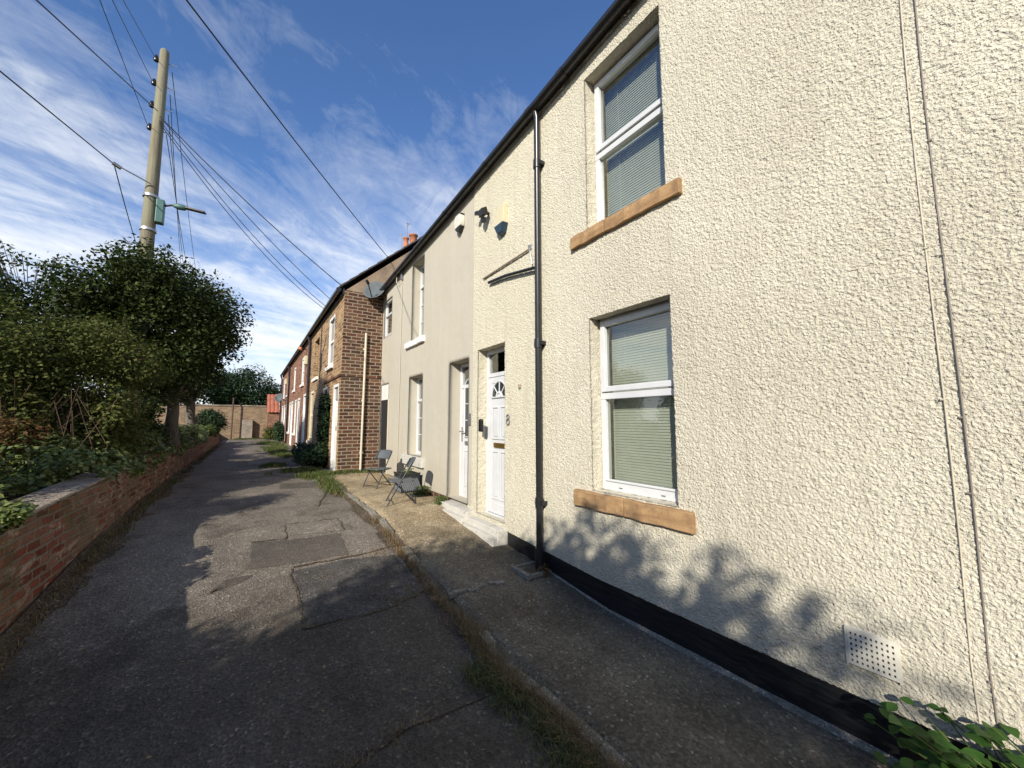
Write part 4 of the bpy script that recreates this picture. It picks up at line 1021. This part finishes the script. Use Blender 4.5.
cp.build('coping', M['stonegrey'], GW, .012)
# garden soil behind wall
gs = sheet('garden_soil', M['soil'], [-60, -20, -8, -4, -2.6, -1.6], [-8, -4, 0, 2, 4, 6, 8, 10, 14, 20, 31], .38)

# ------------------------------------------------------------------ foliage
def leaf_mesh(P, size, up=.35, fold=.25, outward=None, aspect=.62, rg=rng):
    n = len(P); s = size * rg.uniform(.65, 1.25, n)
    nrm = rg.normal(size=(n, 3)); nrm /= np.linalg.norm(nrm, axis=1)[:, None]
    nrm[:, 2] = abs(nrm[:, 2]) + up
    if outward is not None: nrm += outward
    nrm /= np.linalg.norm(nrm, axis=1)[:, None]
    r_ = rg.normal(size=(n, 3)); d = r_ - nrm * (r_ * nrm).sum(1)[:, None]; d /= np.linalg.norm(d, axis=1)[:, None]
    e = np.cross(nrm, d)
    S = s[:, None]
    a = P - d * S * .5; c = P + d * S * .55; m = P + d * S * .02 - nrm * S * fold * .35
    b = m + e * S * aspect * .5 + nrm * S * fold * .5; f = m - e * S * aspect * .5 + nrm * S * fold * .5
    V = np.stack([a, b, c, f], 1).reshape(-1, 3); i = np.arange(n)[:, None] * 4
    F = np.concatenate([i + np.array([[0, 1, 2]]), i + np.array([[0, 2, 3]])], 0)
    return V, F
def blob_points(blobs, n, shell=.55, rg=rng):
    """points scattered through ellipsoid clumps (cx,cy,cz,rx,ry,rz)"""
    B = np.array(blobs); w = B[:, 3] * B[:, 4] + B[:, 4] * B[:, 5]; w = w / w.sum()
    k = rg.choice(len(B), n, p=w); d = rg.normal(size=(n, 3)); d /= np.linalg.norm(d, axis=1)[:, None]
    rad = 1 - shell * rg.random(n) ** 1.5 + rg.normal(size=n) * .06
    return B[k, :3] + d * rad[:, None] * B[k, 3:], d
def clumps(c, r, n, size, rg=rng, flat=.75, inner=.35):
    out = []
    for i in range(n):
        d = rg.normal(size=3); d /= np.linalg.norm(d)
        q = rg.uniform(inner, 1.0) ** .5
        s = size * rg.uniform(.6, 1.3)
        out.append((c[0] + d[0] * r[0] * q, c[1] + d[1] * r[1] * q, c[2] + d[2] * r[2] * q, s, s, s * flat))
    return out
def limb(mb, p, q, r0, r1, n=6, wob=.06):
    pts = []
    for i in range(n + 1):
        t = i / n; pts.append((p[0] + (q[0] - p[0]) * t + random.uniform(-wob, wob) * (0 < i < n), p[1] + (q[1] - p[1]) * t + random.uniform(-wob, wob) * (0 < i < n), p[2] + (q[2] - p[2]) * t))
    mb.tube(pts, [r0 + (r1 - r0) * i / n for i in range(n + 1)], 8)
def tree(name, label, cat, base, trunk_h, tr, c, r, nclump, csize, nleaf, lsize, leafmat, bark='bark', group=None, sprigs=0, seed=1, clip=None, limbs=9, shell=.6):
    rg = np.random.default_rng(seed)
    t = thing(name, label, cat, base, group)
    cl = clumps(c, r, nclump, csize, rg)
    P, d = blob_points(cl, nleaf, shell, rg)
    sp = []
    twig = MB()
    for i in range(sprigs):
        dd = rg.normal(size=3); dd[2] = abs(dd[2]) * .9; dd[0] -= .1; dd /= np.linalg.norm(dd)
        p0 = np.array(c) + dd * np.array(r) * .95; p1 = p0 + dd * rg.uniform(.35, .75) * csize * 1.1 + np.array([0, 0, -.05])
        for q in np.linspace(0, 1, 16): sp.append(p0 + (p1 - p0) * q + rg.normal(size=3) * .05)
        twig.tube([tuple(p0 - dd * .4), tuple((p0 + p1) / 2), tuple(p1)], [.006, .004, .002], 5)
    if sprigs:
        P = np.concatenate([P, np.array(sp)]); d = np.concatenate([d, rg.normal(size=(len(sp), 3)) * .3])
    if clip is not None:
        k = clip(P); P = P[k]; d = d[k]
    V, F = leaf_mesh(P, lsize, outward=d * .5, rg=rg)
    np_mesh('crown', V, F, M[leafmat], t)
    m = MB(); tops = cl[:: max(1, len(cl) // limbs)][:limbs]
    limb(m, base, (base[0] + (c[0] - base[0]) * .25, base[1] + (c[1] - base[1]) * .25, base[2] + trunk_h), tr, tr * .75, 7, tr * .15)
    hub = (base[0] + (c[0] - base[0]) * .25, base[1] + (c[1] - base[1]) * .25, base[2] + trunk_h - .05)
    for q in tops: limb(m, hub, (q[0], q[1], q[2]), tr * .5, tr * .08, 6, .08)
    tk = m.build('trunk', M[bark], t)
    if sprigs: twig.build('twig', M[bark], tk)
    return t

# big dark tree group beside the lane
tree('broadleaf_tree', 'big dark green tree overhanging the lane behind the garden wall, hiding the pole foot', 'tree', (-1.44, 12.0, .7), 1.3, .14,
     (-1.5, 10.05, 3.5), (1.08, 1.5, 1.35), 120, .44, 52000, .068, 'leaf_dark', sprigs=70, seed=3)
tree('broadleaf_tree', 'dark tree with pale trunk behind the big tree, second trunk above the wall', 'tree', (-1.45, 15.6, .7), 1.5, .15,
     (-1.8, 14.3, 3.1), (.9, 1.0, .8), 40, .4, 8000, .09, 'leaf_dark', seed=4)
tree('broadleaf_tree', 'dark green tree with straggling upper twigs at the left edge above the shrubs', 'tree', (-3.4, 10.2, .8), 1.2, .11,
     (-3.15, 9.75, 3.2), (1.25, 1.2, 1.2), 80, .42, 30000, .066, 'leaf_dark', sprigs=90, seed=5)
tree('shrub', 'tall olive green shrub with yellowish leaves in front of the big dark tree', 'shrub', (-1.95, 8.2, .8), .4, .05,
     (-1.93, 8.0, 2.15), (.75, .72, .92), 80, .30, 26000, .046, 'leaf_olive', bark='twig', seed=6, sprigs=20)
tree('shrub', 'olive shrub with bare reddish stems at the left edge of the garden', 'shrub', (-2.9, 7.7, .8), .5, .045,
     (-2.95, 7.5, 2.25), (.9, .8, .92), 80, .30, 24000, .046, 'leaf_olive', bark='twig', seed=7, sprigs=20)
tree('shrub', 'low russet brown shrub among the ivy at the left edge', 'shrub', (-2.75, 6.6, .8), .3, .035,
     (-2.75, 6.6, 1.35), (.75, .55, .3), 30, .22, 6000, .042, 'leaf_red', bark='twig', seed=8)
tree('shrub', 'leafy garden shrub just left of the frame throwing a band of shade on the path', 'shrub', (-2.6, 5.1, .8), .4, .05,
     (-2.6, 5.1, 1.85), (.30, .42, .62), 40, .30, 9000, .06, 'leaf_dark', bark='twig', seed=18)
tree('round_bush', 'clipped round green bush beyond the tree trunks', 'bush', (-1.5, 21.5, .6), .3, .08,
     (-1.55, 22.0, 1.55), (.62, .7, .55), 40, .3, 7000, .08, 'leaf_far', seed=9)
tree('evergreen_tree', 'dark evergreen tree rising behind the far end wall', 'tree', (.0, 39, .5), 3.0, .25,
     (-.5, 39, 4.0), (2.4, 2.2, 1.9), 90, .8, 24000, .16, 'leaf_far', seed=10, sprigs=30)
tree('evergreen_tree', 'dark tree behind the far end wall mostly hidden by the big tree', 'tree', (-5, 37, .5), 2.5, .25,
     (-5, 37, 4.3), (3.0, 2.2, 1.9), 50, .9, 9000, .2, 'leaf_far', seed=12)
# trees of the garden left of the camera: they throw the shade over the near path
tree('broadleaf_tree', 'leafy garden tree left of the camera shading the near path', 'tree', (-3.9, -2.4, .8), 1.2, .16,
     (-3.75, -2.5, 2.75), (.8, 2.2, 1.65), 130, .62, 44000, .13, 'leaf_dark', seed=14, sprigs=50)
tree('broadleaf_tree', 'garden tree behind the camera shading the lane', 'tree', (-4.0, -6.6, .8), 1.2, .16,
     (-3.9, -6.7, 2.2), (1.1, 2.2, 1.35), 80, .6, 22000, .13, 'leaf_dark', seed=15, sprigs=20)

rg = np.random.default_rng(77)
t = thing('garden_tree', 'thin upper boughs of a garden tree behind the camera that dapple the wall', 'tree', (-4.1, -4.2, .8))
bl_ = [(-3.75 + rg.uniform(-.25, .25), y_ + rg.normal() * .12, z_ + rg.normal() * .12, .26, .26, .2) for (y_, z_) in ((-2.5, 4.72), (-3.0, 4.7), (-3.85, 4.45), (-3.95, 4.85), (-4.1, 4.6), (-4.4, 4.65), (-4.25, 4.2)) for q in range(3)]
P, d = blob_points(bl_, 1050, .9, rg); V, F = leaf_mesh(P, .11, rg=rg); np_mesh('crown', V, F, M['leaf_dark'], t)
m = MB(); limb(m, (-4.1, -4.2, .8), (-3.9, -3.9, 3.4), .10, .05)
for b_ in bl_[::3]: limb(m, (-3.9, -3.9, 3.4), b_[:3], .035, .01)
m.build('trunk', M['bark'], t)

# ivy along the wall
def ivy(name, label, blobs, n, size, mat, seed, hang=True, cat='ivy'):
    rg = np.random.default_rng(seed); B = np.array(blobs)
    P, d = blob_points(blobs, n, .45, rg)
    keep = P[:, 2] > gz(P[:, 1]) + .04
    P, d = P[keep], d[keep]
    V, F = leaf_mesh(P, size, up=.6, outward=d * .8, aspect=.85, rg=rg)
    o = np_mesh(name, V, F, M[mat], loc=(B[0, 0], B[0, 1], B[0, 2])); tag(o, label, cat); return o
rg = np.random.default_rng(29); bl = []
for i in range(46):
    y = rg.uniform(6.9, 8.9); x = -y * rg.uniform(.20, .40); bl.append((x, y, rg.uniform(1.1, 1.75), .22, .26, .22))
ivy('shrub', 'dark bramble thicket filling the gap below the olive shrubs', bl, 13000, .055, 'leaf_olive', 30, cat='shrub')
rg = np.random.default_rng(28); bl = []
for i in range(60):
    y = rg.uniform(10.6, 14.5); x = -y * rg.uniform(.150, .30); bl.append((x, y, rg.uniform(1.1, 2.1), .3, .35, .3))
ivy('shrub', 'dark undergrowth filling the space beside the pale trunks below the big tree', bl, 14000, .07, 'leaf_dark', 27, cat='shrub')
rg = np.random.default_rng(31); bl = []
for i in range(150):
    y = rg.uniform(6.1, 19); x = rg.uniform(-2.5, -1.42); z = gw_top(y) + .10 + .22 * rg.random() + .10 * (-1.42 - x); s = rg.uniform(.14, .26)
    bl.append((x, y, z, s, s * 1.5, s * .75))
for i in range(60):
    y = rg.uniform(6.3, 18.5); bl.append((-1.33 + rg.uniform(-.05, .04), y, gw_top(y) + rg.uniform(-.12, .08), .10, .22, .11))
ivy('ivy', 'thick green ivy spilling over the top of the brick garden wall', bl, 26000, .055, 'leaf_ivy', 32)
bl = []
for i in range(110):
    y = rg.uniform(4.0, 8.6); x = rg.uniform(-4.6, -1.72); s = rg.uniform(.15, .28)
    z = .92 + .16 * rg.random() + .16 * min(2.0, (-1.65 - x)); bl.append((x, y, z, s, s * 1.2, s * .7))
ivy('ivy', 'bank of dark glossy ivy and brambles behind the stone coping at the left edge', bl, 20000, .05, 'leaf_ivy', 33)
bl = [(-1.45 + rg.uniform(-.12, .12), rg.uniform(3.6, 4.42), .91 + rg.uniform(-.04, .08), .09, .13, .07) for i in range(14)]
ivy('ivy', 'small ivy trail hanging over the broken near end of the coping', bl, 1500, .045, 'leaf_ivy', 34)
bl = [(-1.62 + rg.uniform(-.2, .3), rg.uniform(20, 26), 1.15 + rg.uniform(-.05, .2), .2, .3, .16) for i in range(30)]
o = ivy('hedge', 'low pale green hedge growing over the far end of the brick wall', bl, 6000, .07, 'leaf_weed', 35, cat='hedge')
# hedge left of camera, out of frame (continues the shade)
bl = [(-2.0 + rg.uniform(-.4, .2), rg.uniform(-3, 1.6), 1.0 + rg.uniform(-.1, .15), .25, .35, .22) for i in range(50)] + [(-3.5 + rg.uniform(-.4, .4), rg.uniform(-1.0, .95), rg.uniform(1.2, 2.2), .3, .3, .28) for i in range(80)]
ivy('hedge', 'garden hedge behind the wall left of the camera', bl, 24000, .08, 'leaf_ivy', 36, cat='hedge')
# climbing plant on the brick house, with bushy foot
bl = [(BX - .10, rg.uniform(10.75, 11.2), rg.uniform(.6, 2.2), .14, .2, .2) for i in range(40)] + [(BX - .35 + rg.uniform(-.2, .2), rg.uniform(10.6, 12.2), .55 + rg.uniform(0, .35), .22, .3, .2) for i in range(16)]
ivy('climbing_plant', 'dark green climber growing up the brick front between door and window', bl, 9000, .06, 'leaf_far', 37, cat='climber')
bl = [(BX - .25, rg.uniform(26.0, 27.4), rg.uniform(.6, 1.5), .25, .35, .25) for i in range(14)]
ivy('bush', 'dark bush against the far brick terrace', bl, 2500, .09, 'leaf_far', 38, cat='bush')
bl = [(1.15 + rg.uniform(-.25, .3), rg.uniform(28.5, 30), rg.uniform(.6, 1.2), .25, .35, .25) for i in range(14)]
ivy('bush', 'yellowish bush in front of the pantiled outbuilding', bl, 2000, .09, 'leaf_olive', 39, cat='bush')
# bare red stems in shrub
st = MB()
for i in range(70):
    x = rg.uniform(-2.8, -1.6); y = rg.uniform(6.7, 7.6); st.tube([(x, y, .85), (x + rg.uniform(-.15, .15), y + rg.uniform(-.1, .1), 1.3), (x + rg.uniform(-.3, .3), y + rg.uniform(-.2, .2), 1.7 + rg.uniform(0, .4))], [.007, .005, .003], 5)
t = st.build('bare_stems', M['twig'], loc=(-2.7, 9, .85)); tag(t, 'tangle of bare brown stems rising from the ivy under the shrubs', 'shrub')

# ------------------------------------------------------------------ grass, weeds, litter
def blades(P, h, w=.005, lean=.5, rg=rng):
    n = len(P); H = h * rg.uniform(.5, 1.3, n); a = rg.uniform(0, 2 * np.pi, n); l = lean * rg.uniform(.2, 1.3, n)
    d = np.stack([np.cos(a), np.sin(a), np.zeros(n)], 1); e = np.stack([-np.sin(a), np.cos(a), np.zeros(n)], 1) * w
    m = P + d * (H * l * .35)[:, None] + np.array([0, 0, 1]) * (H * .6)[:, None]
    t = P + d * (H * l)[:, None] + np.array([0, 0, 1]) * (H * (1 - l * .25))[:, None]
    V = np.stack([P - e, P + e, m + e * .7, m - e * .7, t], 1).reshape(-1, 3); i = np.arange(n)[:, None] * 5
    F = np.concatenate([i + np.array([[0, 1, 2]]), i + np.array([[0, 2, 3]]), i + np.array([[3, 2, 4]])], 0)
    return V, F
def tufts(centres, per, spread, h, mat, name, w=.004, lean=.6, seed=1, zoff=0.0):
    rg = np.random.default_rng(seed); C = np.array(centres); k = rg.integers(0, len(C), per * len(C))
    P = np.zeros((len(k), 3)); P[:, 0] = C[k, 0] + rg.normal(size=len(k)) * spread; P[:, 1] = C[k, 1] + rg.normal(size=len(k)) * spread * 1.6
    P[:, 2] = gz(P[:, 1]) + zoff
    V, F = blades(P, h, w, lean, rg); o = np_mesh(name, V, F, M[mat]); o['kind'] = 'stuff'; return o
rg = np.random.default_rng(41)
c1 = [(kerb_x(y) - .015 + rg.normal() * .02, y) for y in np.concatenate([rg.uniform(1.0, 2.9, 80), rg.uniform(1.2, 5.5, 70)])]
tufts(c1 + [(1.42 + rg.normal() * .03, y) for y in rg.uniform(1.0, 2.6, 50)], 34, .022, .075, 'grass_dry', 'dry_grass', .0022, 1.0, 42)
c2 = [(1.33 + rg.normal() * .06, y) for y in rg.uniform(1.15, 2.35, 60)]
tufts(c2 + [(1.40 + rg.normal() * .03, y) for y in rg.uniform(1.2, 2.4, 16)], 40, .03, .07, 'grass_green', 'grass', .0026, 1.1, 43)
c3 = [(x, y) for x, y in zip(rg.uniform(.95, 1.35, 14), rg.uniform(3.35, 3.75, 14))] + [(rg.uniform(1.05, 1.4), rg.uniform(4.3, 4.5)) for i in range(6)] + [(rg.uniform(-.6, .9), 2.1 + rg.normal() * .03) for i in range(10)]
tufts(c3, 22, .03, .028, 'grass_dry', 'dry_grass', .0022, 1.1, 44)
c4 = [(-1.20 + rg.normal() * .03, y) for y in rg.uniform(2.5, 9.5, 150)]
tufts(c4, 26, .03, .065, 'grass_dry', 'dry_grass', .0028, 1.0, 45)
c5 = [(-1.20 + rg.normal() * .03, y) for y in rg.uniform(5.2, 22, 170)]
tufts(c5, 22, .04, .07, 'grass_green', 'grass', .004, .9, 46)
c6 = []
for (cx, cy, sx, sy, n) in ((1.30, 8.2, .08, .9, 50), (1.35, 9.3, .35, .25, 40), (1.85, 9.35, .3, .08, 26), (.95, 10.4, .45, .35, 26), (.55, 12.0, .18, .25, 26), (1.1, 15.6, .4, 1.2, 60), (1.0, 19, .45, 2.0, 90), (1.0, 24, .5, 2.0, 70), (.1, 30.2, .9, .4, 60), (1.45, 12.9, .12, 1.2, 30), (2.35, 9.2, .15, .1, 12)):
    c6 += [(cx + rg.normal() * sx * .6, cy + rg.normal() * sy * .6) for i in range(n)]
tufts(c6, 36, .06, .10, 'leaf_weed', 'weeds', .006, .9, 47)
tufts([c for c in c6 if rg.random() < .5], 16, .07, .08, 'grass_dry', 'dry_grass', .005, .9, 48)
# weeds at foot of beige wall
def weed(label, cx, cy, r_, h, n, seed, mat='leaf_weed', size=.05):
    rg = np.random.default_rng(seed); q = np.clip(rg.normal(size=(n, 3)), -1.5, 1.5); P = np.stack([cx + q[:, 0] * r_ * .5, cy + q[:, 1] * r_ * .6, gzf(cy) + .04 + abs(q[:, 2]) * h * .45], 1)
    P[:, 0] = np.minimum(P[:, 0], W - .03)
    V, F = leaf_mesh(P, size, up=.5, aspect=.45, rg=rg); o = np_mesh('weed', V, F, M[mat], loc=(cx, cy, gzf(cy))); tag(o, label, 'weed'); return o
weed('green leafy weed growing against the beige wall right of the planter', 2.44, 6.35, .13, .18, 330, 51)
weed('small leafy weed at the foot of the beige wall beside the white step', 2.46, 5.62, .10, .15, 220, 52)
weed('dry brown weed growing at the foot of the black downpipe', 2.47, 3.12, .06, .12, 130, 53, 'leaf_red', .03)
# litter
P = np.stack([rg.uniform(-1.15, 1.3, 160), rg.uniform(1.2, 9, 160), np.zeros(160)], 1); k = rg.random(160) < .6
P[k, 0] = -1.15 + abs(rg.normal(size=k.sum())) * .16
P = P[(rg.random(160) < .75)]
P[:, 2] = [pathz(p[0], p[1]) + .014 for p in P]
V, F = leaf_mesh(P, .028, up=4, rg=rg); o = np_mesh('leaf_litter', V, F, M['litter']); o['kind'] = 'stuff'
sw = MB()
sw.tube([(-.72, 2.22, pathz(-.72, 2.22) + .012), (-.70, 2.36, pathz(-.7, 2.36) + .014), (-.78, 2.42, pathz(-.78, 2.42) + .012)], .0018, 5); sw.tube([(-.74, 2.2, pathz(-.74, 2.2) + .012), (-.66, 2.4, pathz(-.66, 2.4) + .014)], .0016, 5)
t = sw.build('dry_stalk', M['grass_dry'], loc=(-.72, 2.3, 0)); tag(t, 'thin dry stalk lying on the shaded asphalt', 'stalk')

# plant at bottom right against the plinth
def broad_leaf(mb, base, d, L, w, nrm):
    d = Vector(d).normalized(); nrm = Vector(nrm); nrm = (nrm - d * nrm.dot(d)).normalized(); e = d.cross(nrm)
    prof = [(0, 0), (.12, .42), (.3, .85), (.5, 1.0), (.7, .8), (.88, .38), (1, 0)]
    vs = []; base = Vector(base)
    for t, k in prof:
        c = base + d * L * t - nrm * (L * .22 * t * t); vs += [c + e * w * .5 * k + nrm * w * .12 * k, c, c - e * w * .5 * k + nrm * w * .12 * k]
    fs = []
    for i in range(len(prof) - 1):
        a = i * 3; fs += [(a, a + 3, a + 4, a + 1), (a + 1, a + 4, a + 5, a + 2)]
    mb.add(vs, fs, True)
t = thing('leafy_plant', 'dark green leafy plant sprawling along the black plinth at the bottom right', 'plant', (2.42, .2, .03))
lv = MB(); sm = MB(); rg = np.random.default_rng(61)
for s_ in range(52):
    y0 = rg.uniform(-.15, .35); x0 = 2.40 + rg.uniform(-.06, .1); top = Vector((2.38 + rg.uniform(-.14, .13), y0 + rg.uniform(.0, .42), rg.uniform(.16, .42)))
    if top.y > .5: top.z = min(top.z, .46)
    p0 = Vector((x0, y0, .04)); mid = (p0 + top) / 2 + Vector((0, -.03, .06)); sm.tube([p0, mid, top], [.006, .004, .0025], 6)
    for k in range(9):
        q = (k + 1) / 9; c = p0.lerp(mid, q * 2) if q < .5 else mid.lerp(top, q * 2 - 1)
        a = k * 2.4 + s_; d = Vector((math.cos(a) * .8, math.sin(a) * .9 + .25, .35)); L = rg.uniform(.045, .085)
        broad_leaf(lv, c, d, L, L * .58, (-.5, -.2, 1))
for (y_, z_, L) in ((.66, .34, .06), (.60, .40, .05), (.52, .42, .045), (.58, .28, .085), (.50, .22, .10), (.40, .40, .06)):
    p = Vector((2.47, y_ - .06, z_ - .02)); sm.tube([Vector((2.43, .25, .12)), p], [.004, .002], 5); broad_leaf(lv, p, (-.25, .9, .15), L, L * .62, (-.6, -.2, .8))
lv.build('leaves', M['leaf_plant'], t); sm.build('stem', M['leaf_weed'], t)

# ------------------------------------------------------------------ chairs and planter
def make_chair(label, loc, rz):
    t = thing('folding_chair', label, 'chair', loc, 'grey folding chairs outside the beige cottage', rz); t.scale = (.84, .84, .80)
    hw = .205
    for s in (-1, 1):
        MB().tube([(s * hw, .26, 0), (s * hw, .02, .46), (s * hw, -.15, .78), (s * hw * .93, -.175, .83)], .011, 8).build('leg', M['chairleg'], t, local=True)
        MB().tube([(s * hw * .88, .15, .44), (s * hw * .88, -.25, 0)], .011, 8).build('leg', M['chairleg'], t, local=True)
    for (y, z, w_) in ((.215, .09, hw), (-.20, .06, hw * .88)):
        MB().tube([(-w_, y, z), (w_, y, z)], .008, 6).build('crossbar', M['chairleg'], t, local=True)
    n = 10; s = MB(); ys = np.linspace(-.19, .22, n); vs = []
    for y in ys:
        z = .455 - .018 * math.sin(math.pi * (y + .19) / .41) + (.012 if y > .19 else 0)
        for x in np.linspace(-.19, .19, 7): vs.append((x, y, z))
    fs = [(i * 7 + j, i * 7 + j + 1, (i + 1) * 7 + j + 1, (i + 1) * 7 + j) for i in range(n - 1) for j in range(6)]
    o = s.add(vs, fs, True).build('seat', M['chair'], t, local=True); o.modifiers.new('s', 'SOLIDIFY').thickness = .022
    b = MB(); vs = []
    for k, z in enumerate(np.linspace(.66, .85, 6)):
        w_ = .20 if 0 < k < 5 else .185
        for x in np.linspace(-w_, w_, 9): vs.append((x, -.055 - (z - .57) * .50 - .035 * (1 - (x / .2) ** 2), z + (.012 * (1 - (x / .2) ** 2) if k == 5 else 0)))
    fs = [(i * 9 + j, i * 9 + j + 1, (i + 1) * 9 + j + 1, (i + 1) * 9 + j) for i in range(5) for j in range(8)]
    o = b.add(vs, fs, True).build('backrest', M['chair'], t, local=True); o.modifiers.new('s', 'SOLIDIFY').thickness = .014
    return t
make_chair('grey folding chair standing edge-on beside the grey planter, nearer the camera', (1.97, 5.98, gzf(6.0) + .02), R(78))
make_chair('grey folding chair behind the planter, farther from the camera', (2.02, 7.45, gzf(7.4) + .0), R(118))
t = thing('planter', 'grey woven rectangular planter against the beige wall behind the chair', 'planter', (2.34, 6.8, gzf(6.8) + .04))
z0 = gzf(6.8) + .04; pl = MB(); frame_rect(pl, 0, 0, 0, 0, 0, 0, 0) if False else None
pl.box((2.17, 6.60, z0), (2.49, 6.615, z0 + .31)); pl.box((2.17, 6.985, z0), (2.49, 7.0, z0 + .31)); pl.box((2.17, 6.615, z0), (2.185, 6.985, z0 + .31)); pl.box((2.475, 6.615, z0), (2.49, 6.985, z0 + .31))
pl.box((2.16, 6.59, z0 + .29), (2.50, 6.60, z0 + .32)); pl.box((2.16, 6.60, z0 + .29), (2.17, 7.0, z0 + .32))
pl.build('box', M['chairleg'], t)
sl = MB()
for i in range(9):
    a = 2.17 + i * .036
    sl.obox((a + .02, 6.594, z0 + .125), (.009, 0, .012), (0, .004, 0), (-.045, 0, .10)) if a < 2.46 else None
for i in range(10):
    a = 6.62 + i * .037; sl.obox((2.164, a + .01, z0 + .125), (0, .009, .012), (.004, 0, 0), (0, .03, .10))
sl.build('lattice', M['greyblue'], t)
boxo('compost', (2.186, 6.616, z0 + .18), (2.474, 6.984, z0 + .23), M['dirt'], t)
rg = np.random.default_rng(71); n = 130
q = np.clip(rg.normal(size=(n, 3)), -1.5, 1.5); P = np.stack([2.33 + q[:, 0] * .06, 6.75 + q[:, 1] * .07, z0 + .27 + abs(q[:, 2]) * .07], 1)
V, F = leaf_mesh(P, .055, up=.3, aspect=.4, rg=rg); o = np_mesh('potted_plant', V, F, M['leaf_weed'], loc=(2.33, 6.75, z0 + .23)); tag(o, 'small green plant growing in the grey planter', 'plant')

# ------------------------------------------------------------------ pole, lamp, wires
PXY = (-1.85, 9.97)
px0, py0 = PXY
t = thing('utility_pole', 'tall weathered wooden utility pole rising above the big dark tree', 'pole', (*PXY, .6))
MB().tube([(*PXY, .5), (*PXY, 3.5), (*PXY, 6.8), (*PXY, 9.10), (px0, py0, 9.14)], [.135, .120, .096, .075, .06], 18).build('shaft', M['pole'], t)
for i, z in enumerate((8.90, 8.38, 7.90, 7.42)):
    MB().tube([(px0 - .15, py0, z), (px0 + .21, py0, z - .025)], .010, 6).build('bolt', M['galv'], t)
    MB().tube([(px0 - .115, py0, z - .055), (px0 - .115, py0, z - .015), (px0 - .115, py0, z + .025), (px0 - .115, py0, z + .065)], [.042, .05, .032, .025], 10).build('insulator', M['blackpl'], t)
b_ = MB().tube([(px0, py0 - .13, 6.20), (px0 - .42, py0 - .28, 6.31)], .014, 6); b_.tube([(px0 - .40, py0 - .24, 6.30), (px0 - .50, py0 - .31, 6.33)], .036, 8); b_.build('wire_bracket', M['galv'], t)
for z in (5.97, 5.29): MB().tube([(px0, py0, z), (px0, py0, z + .045)], .128, 18).build('steel_band', M['galv'], t)
t = thing('street_lamp', 'small street lamp on a green box strapped to the wooden pole', 'street lamp', (px0 + .3, py0 - .1, 5.7))
MB().box((px0 + .105, py0 - .16, 5.46), (px0 + .225, py0 + .0, 5.93)).build('control_box', M['lampgreen'], t, .012)
LX, LZ = px0 + .22, 5.83
MB().tube([(LX, py0 - .10, LZ), (LX + .13, py0 - .12, LZ + .05), (LX + .21, py0 - .15, LZ + .04)], .020, 8).build('arm', M['blackpl'], t)
MB().tube([(LX + .14, py0 - .13, LZ + .04), (LX + .21, py0 - .15, LZ + .03), (LX + .31, py0 - .16, LZ + .03), (LX + .36, py0 - .18, LZ + .04)], [.032, .06, .056, .025], 10).build('lamp_head', M['lampgreen'], t)
MB().obox((LX + .49, py0 - .21, LZ + .01), (.16, -.04, -.02), (.016, .05, 0), (0, 0, .018)).build('lamp_blade', M['blackpl'], t, .008)
def wire(label, p, q, r_=.012, sag=.1, mat='wire', group='overhead wires crossing the lane'):
    p, q = Vector(p), Vector(q); pts = [p.lerp(q, i / 24) - Vector((0, 0, sag * 4 * (i / 24) * (1 - i / 24))) for i in range(25)]
    o = MB().tube(pts, r_, 6).build('overhead_wire', M[mat], loc=tuple(p)); tag(o, label, 'wire', group); return o
PT = (px0 + .04, py0 - .12, 7.63)
wire('thick wire from the top left of the sky to the wooden pole', (-2.16, 5.2, 5.75), (px0, py0 - .13, 7.72), .009, .0)
wire('wire from the left sky to the bracket on the left of the wooden pole', (-2.72, 6.2, 5.55), (px0 - .5, py0 - .3, 6.33), .010, .0)
wire('lone wire crossing the sky right of the pole down to the gable verge', (-.74, 4.4, 5.55), (2.66, 9.5, 5.66), .008, .04)
for k, (p, q, lab) in enumerate((((-1.90, 6.6, 7.0), (px0 - .15, py0, 7.44), 'leftmost of three thin wires rising above the pole'), ((-1.79, 6.6, 7.05), (px0 - .15, py0, 8.40), 'middle one of three thin wires rising above the pole'), ((-1.68, 6.6, 7.08), (px0 - .14, py0, 8.92), 'rightmost of three thin wires rising above the pole'))):
    wire(lab, p, q, .005, .0)
wire('upper wire from the pole to the front corner of the brick house', PT, (1.60, 9.62, 4.80), .010, .10)
wire('middle wire fanning from the pole to the brick house eaves', PT, (1.56, 10.5, 4.64), .008, .14)
wire('lower wire fanning from the pole to the brick house eaves', (PT[0], PT[1], 7.55), (1.55, 11.2, 4.64), .008, .24)
wire('lowest wire fanning from the pole to the brick house eaves', (PT[0], PT[1], 7.50), (1.55, 11.4, 4.62), .008, .32)
for k, (x, z, zp) in enumerate(((-3.69, 11.73, 8.3), (-3.44, 11.6, 7.85), (-3.1, 11.42, 7.42), (-2.95, 11.35, 8.8))):
    wire(('first', 'second', 'third', 'last')[k] + ' from the left of the thin wires falling from the pole towards the far trees', (px0 + .12, py0 + .1, zp), (x * 2 + 2.1, 48, 10.5), .007, 1.2)
wire('thin wire falling from the pole bracket behind the pole to the trees', (px0 - .48, py0 - .28, 6.30), (-4.61, 30, 9.0), .009, .7)
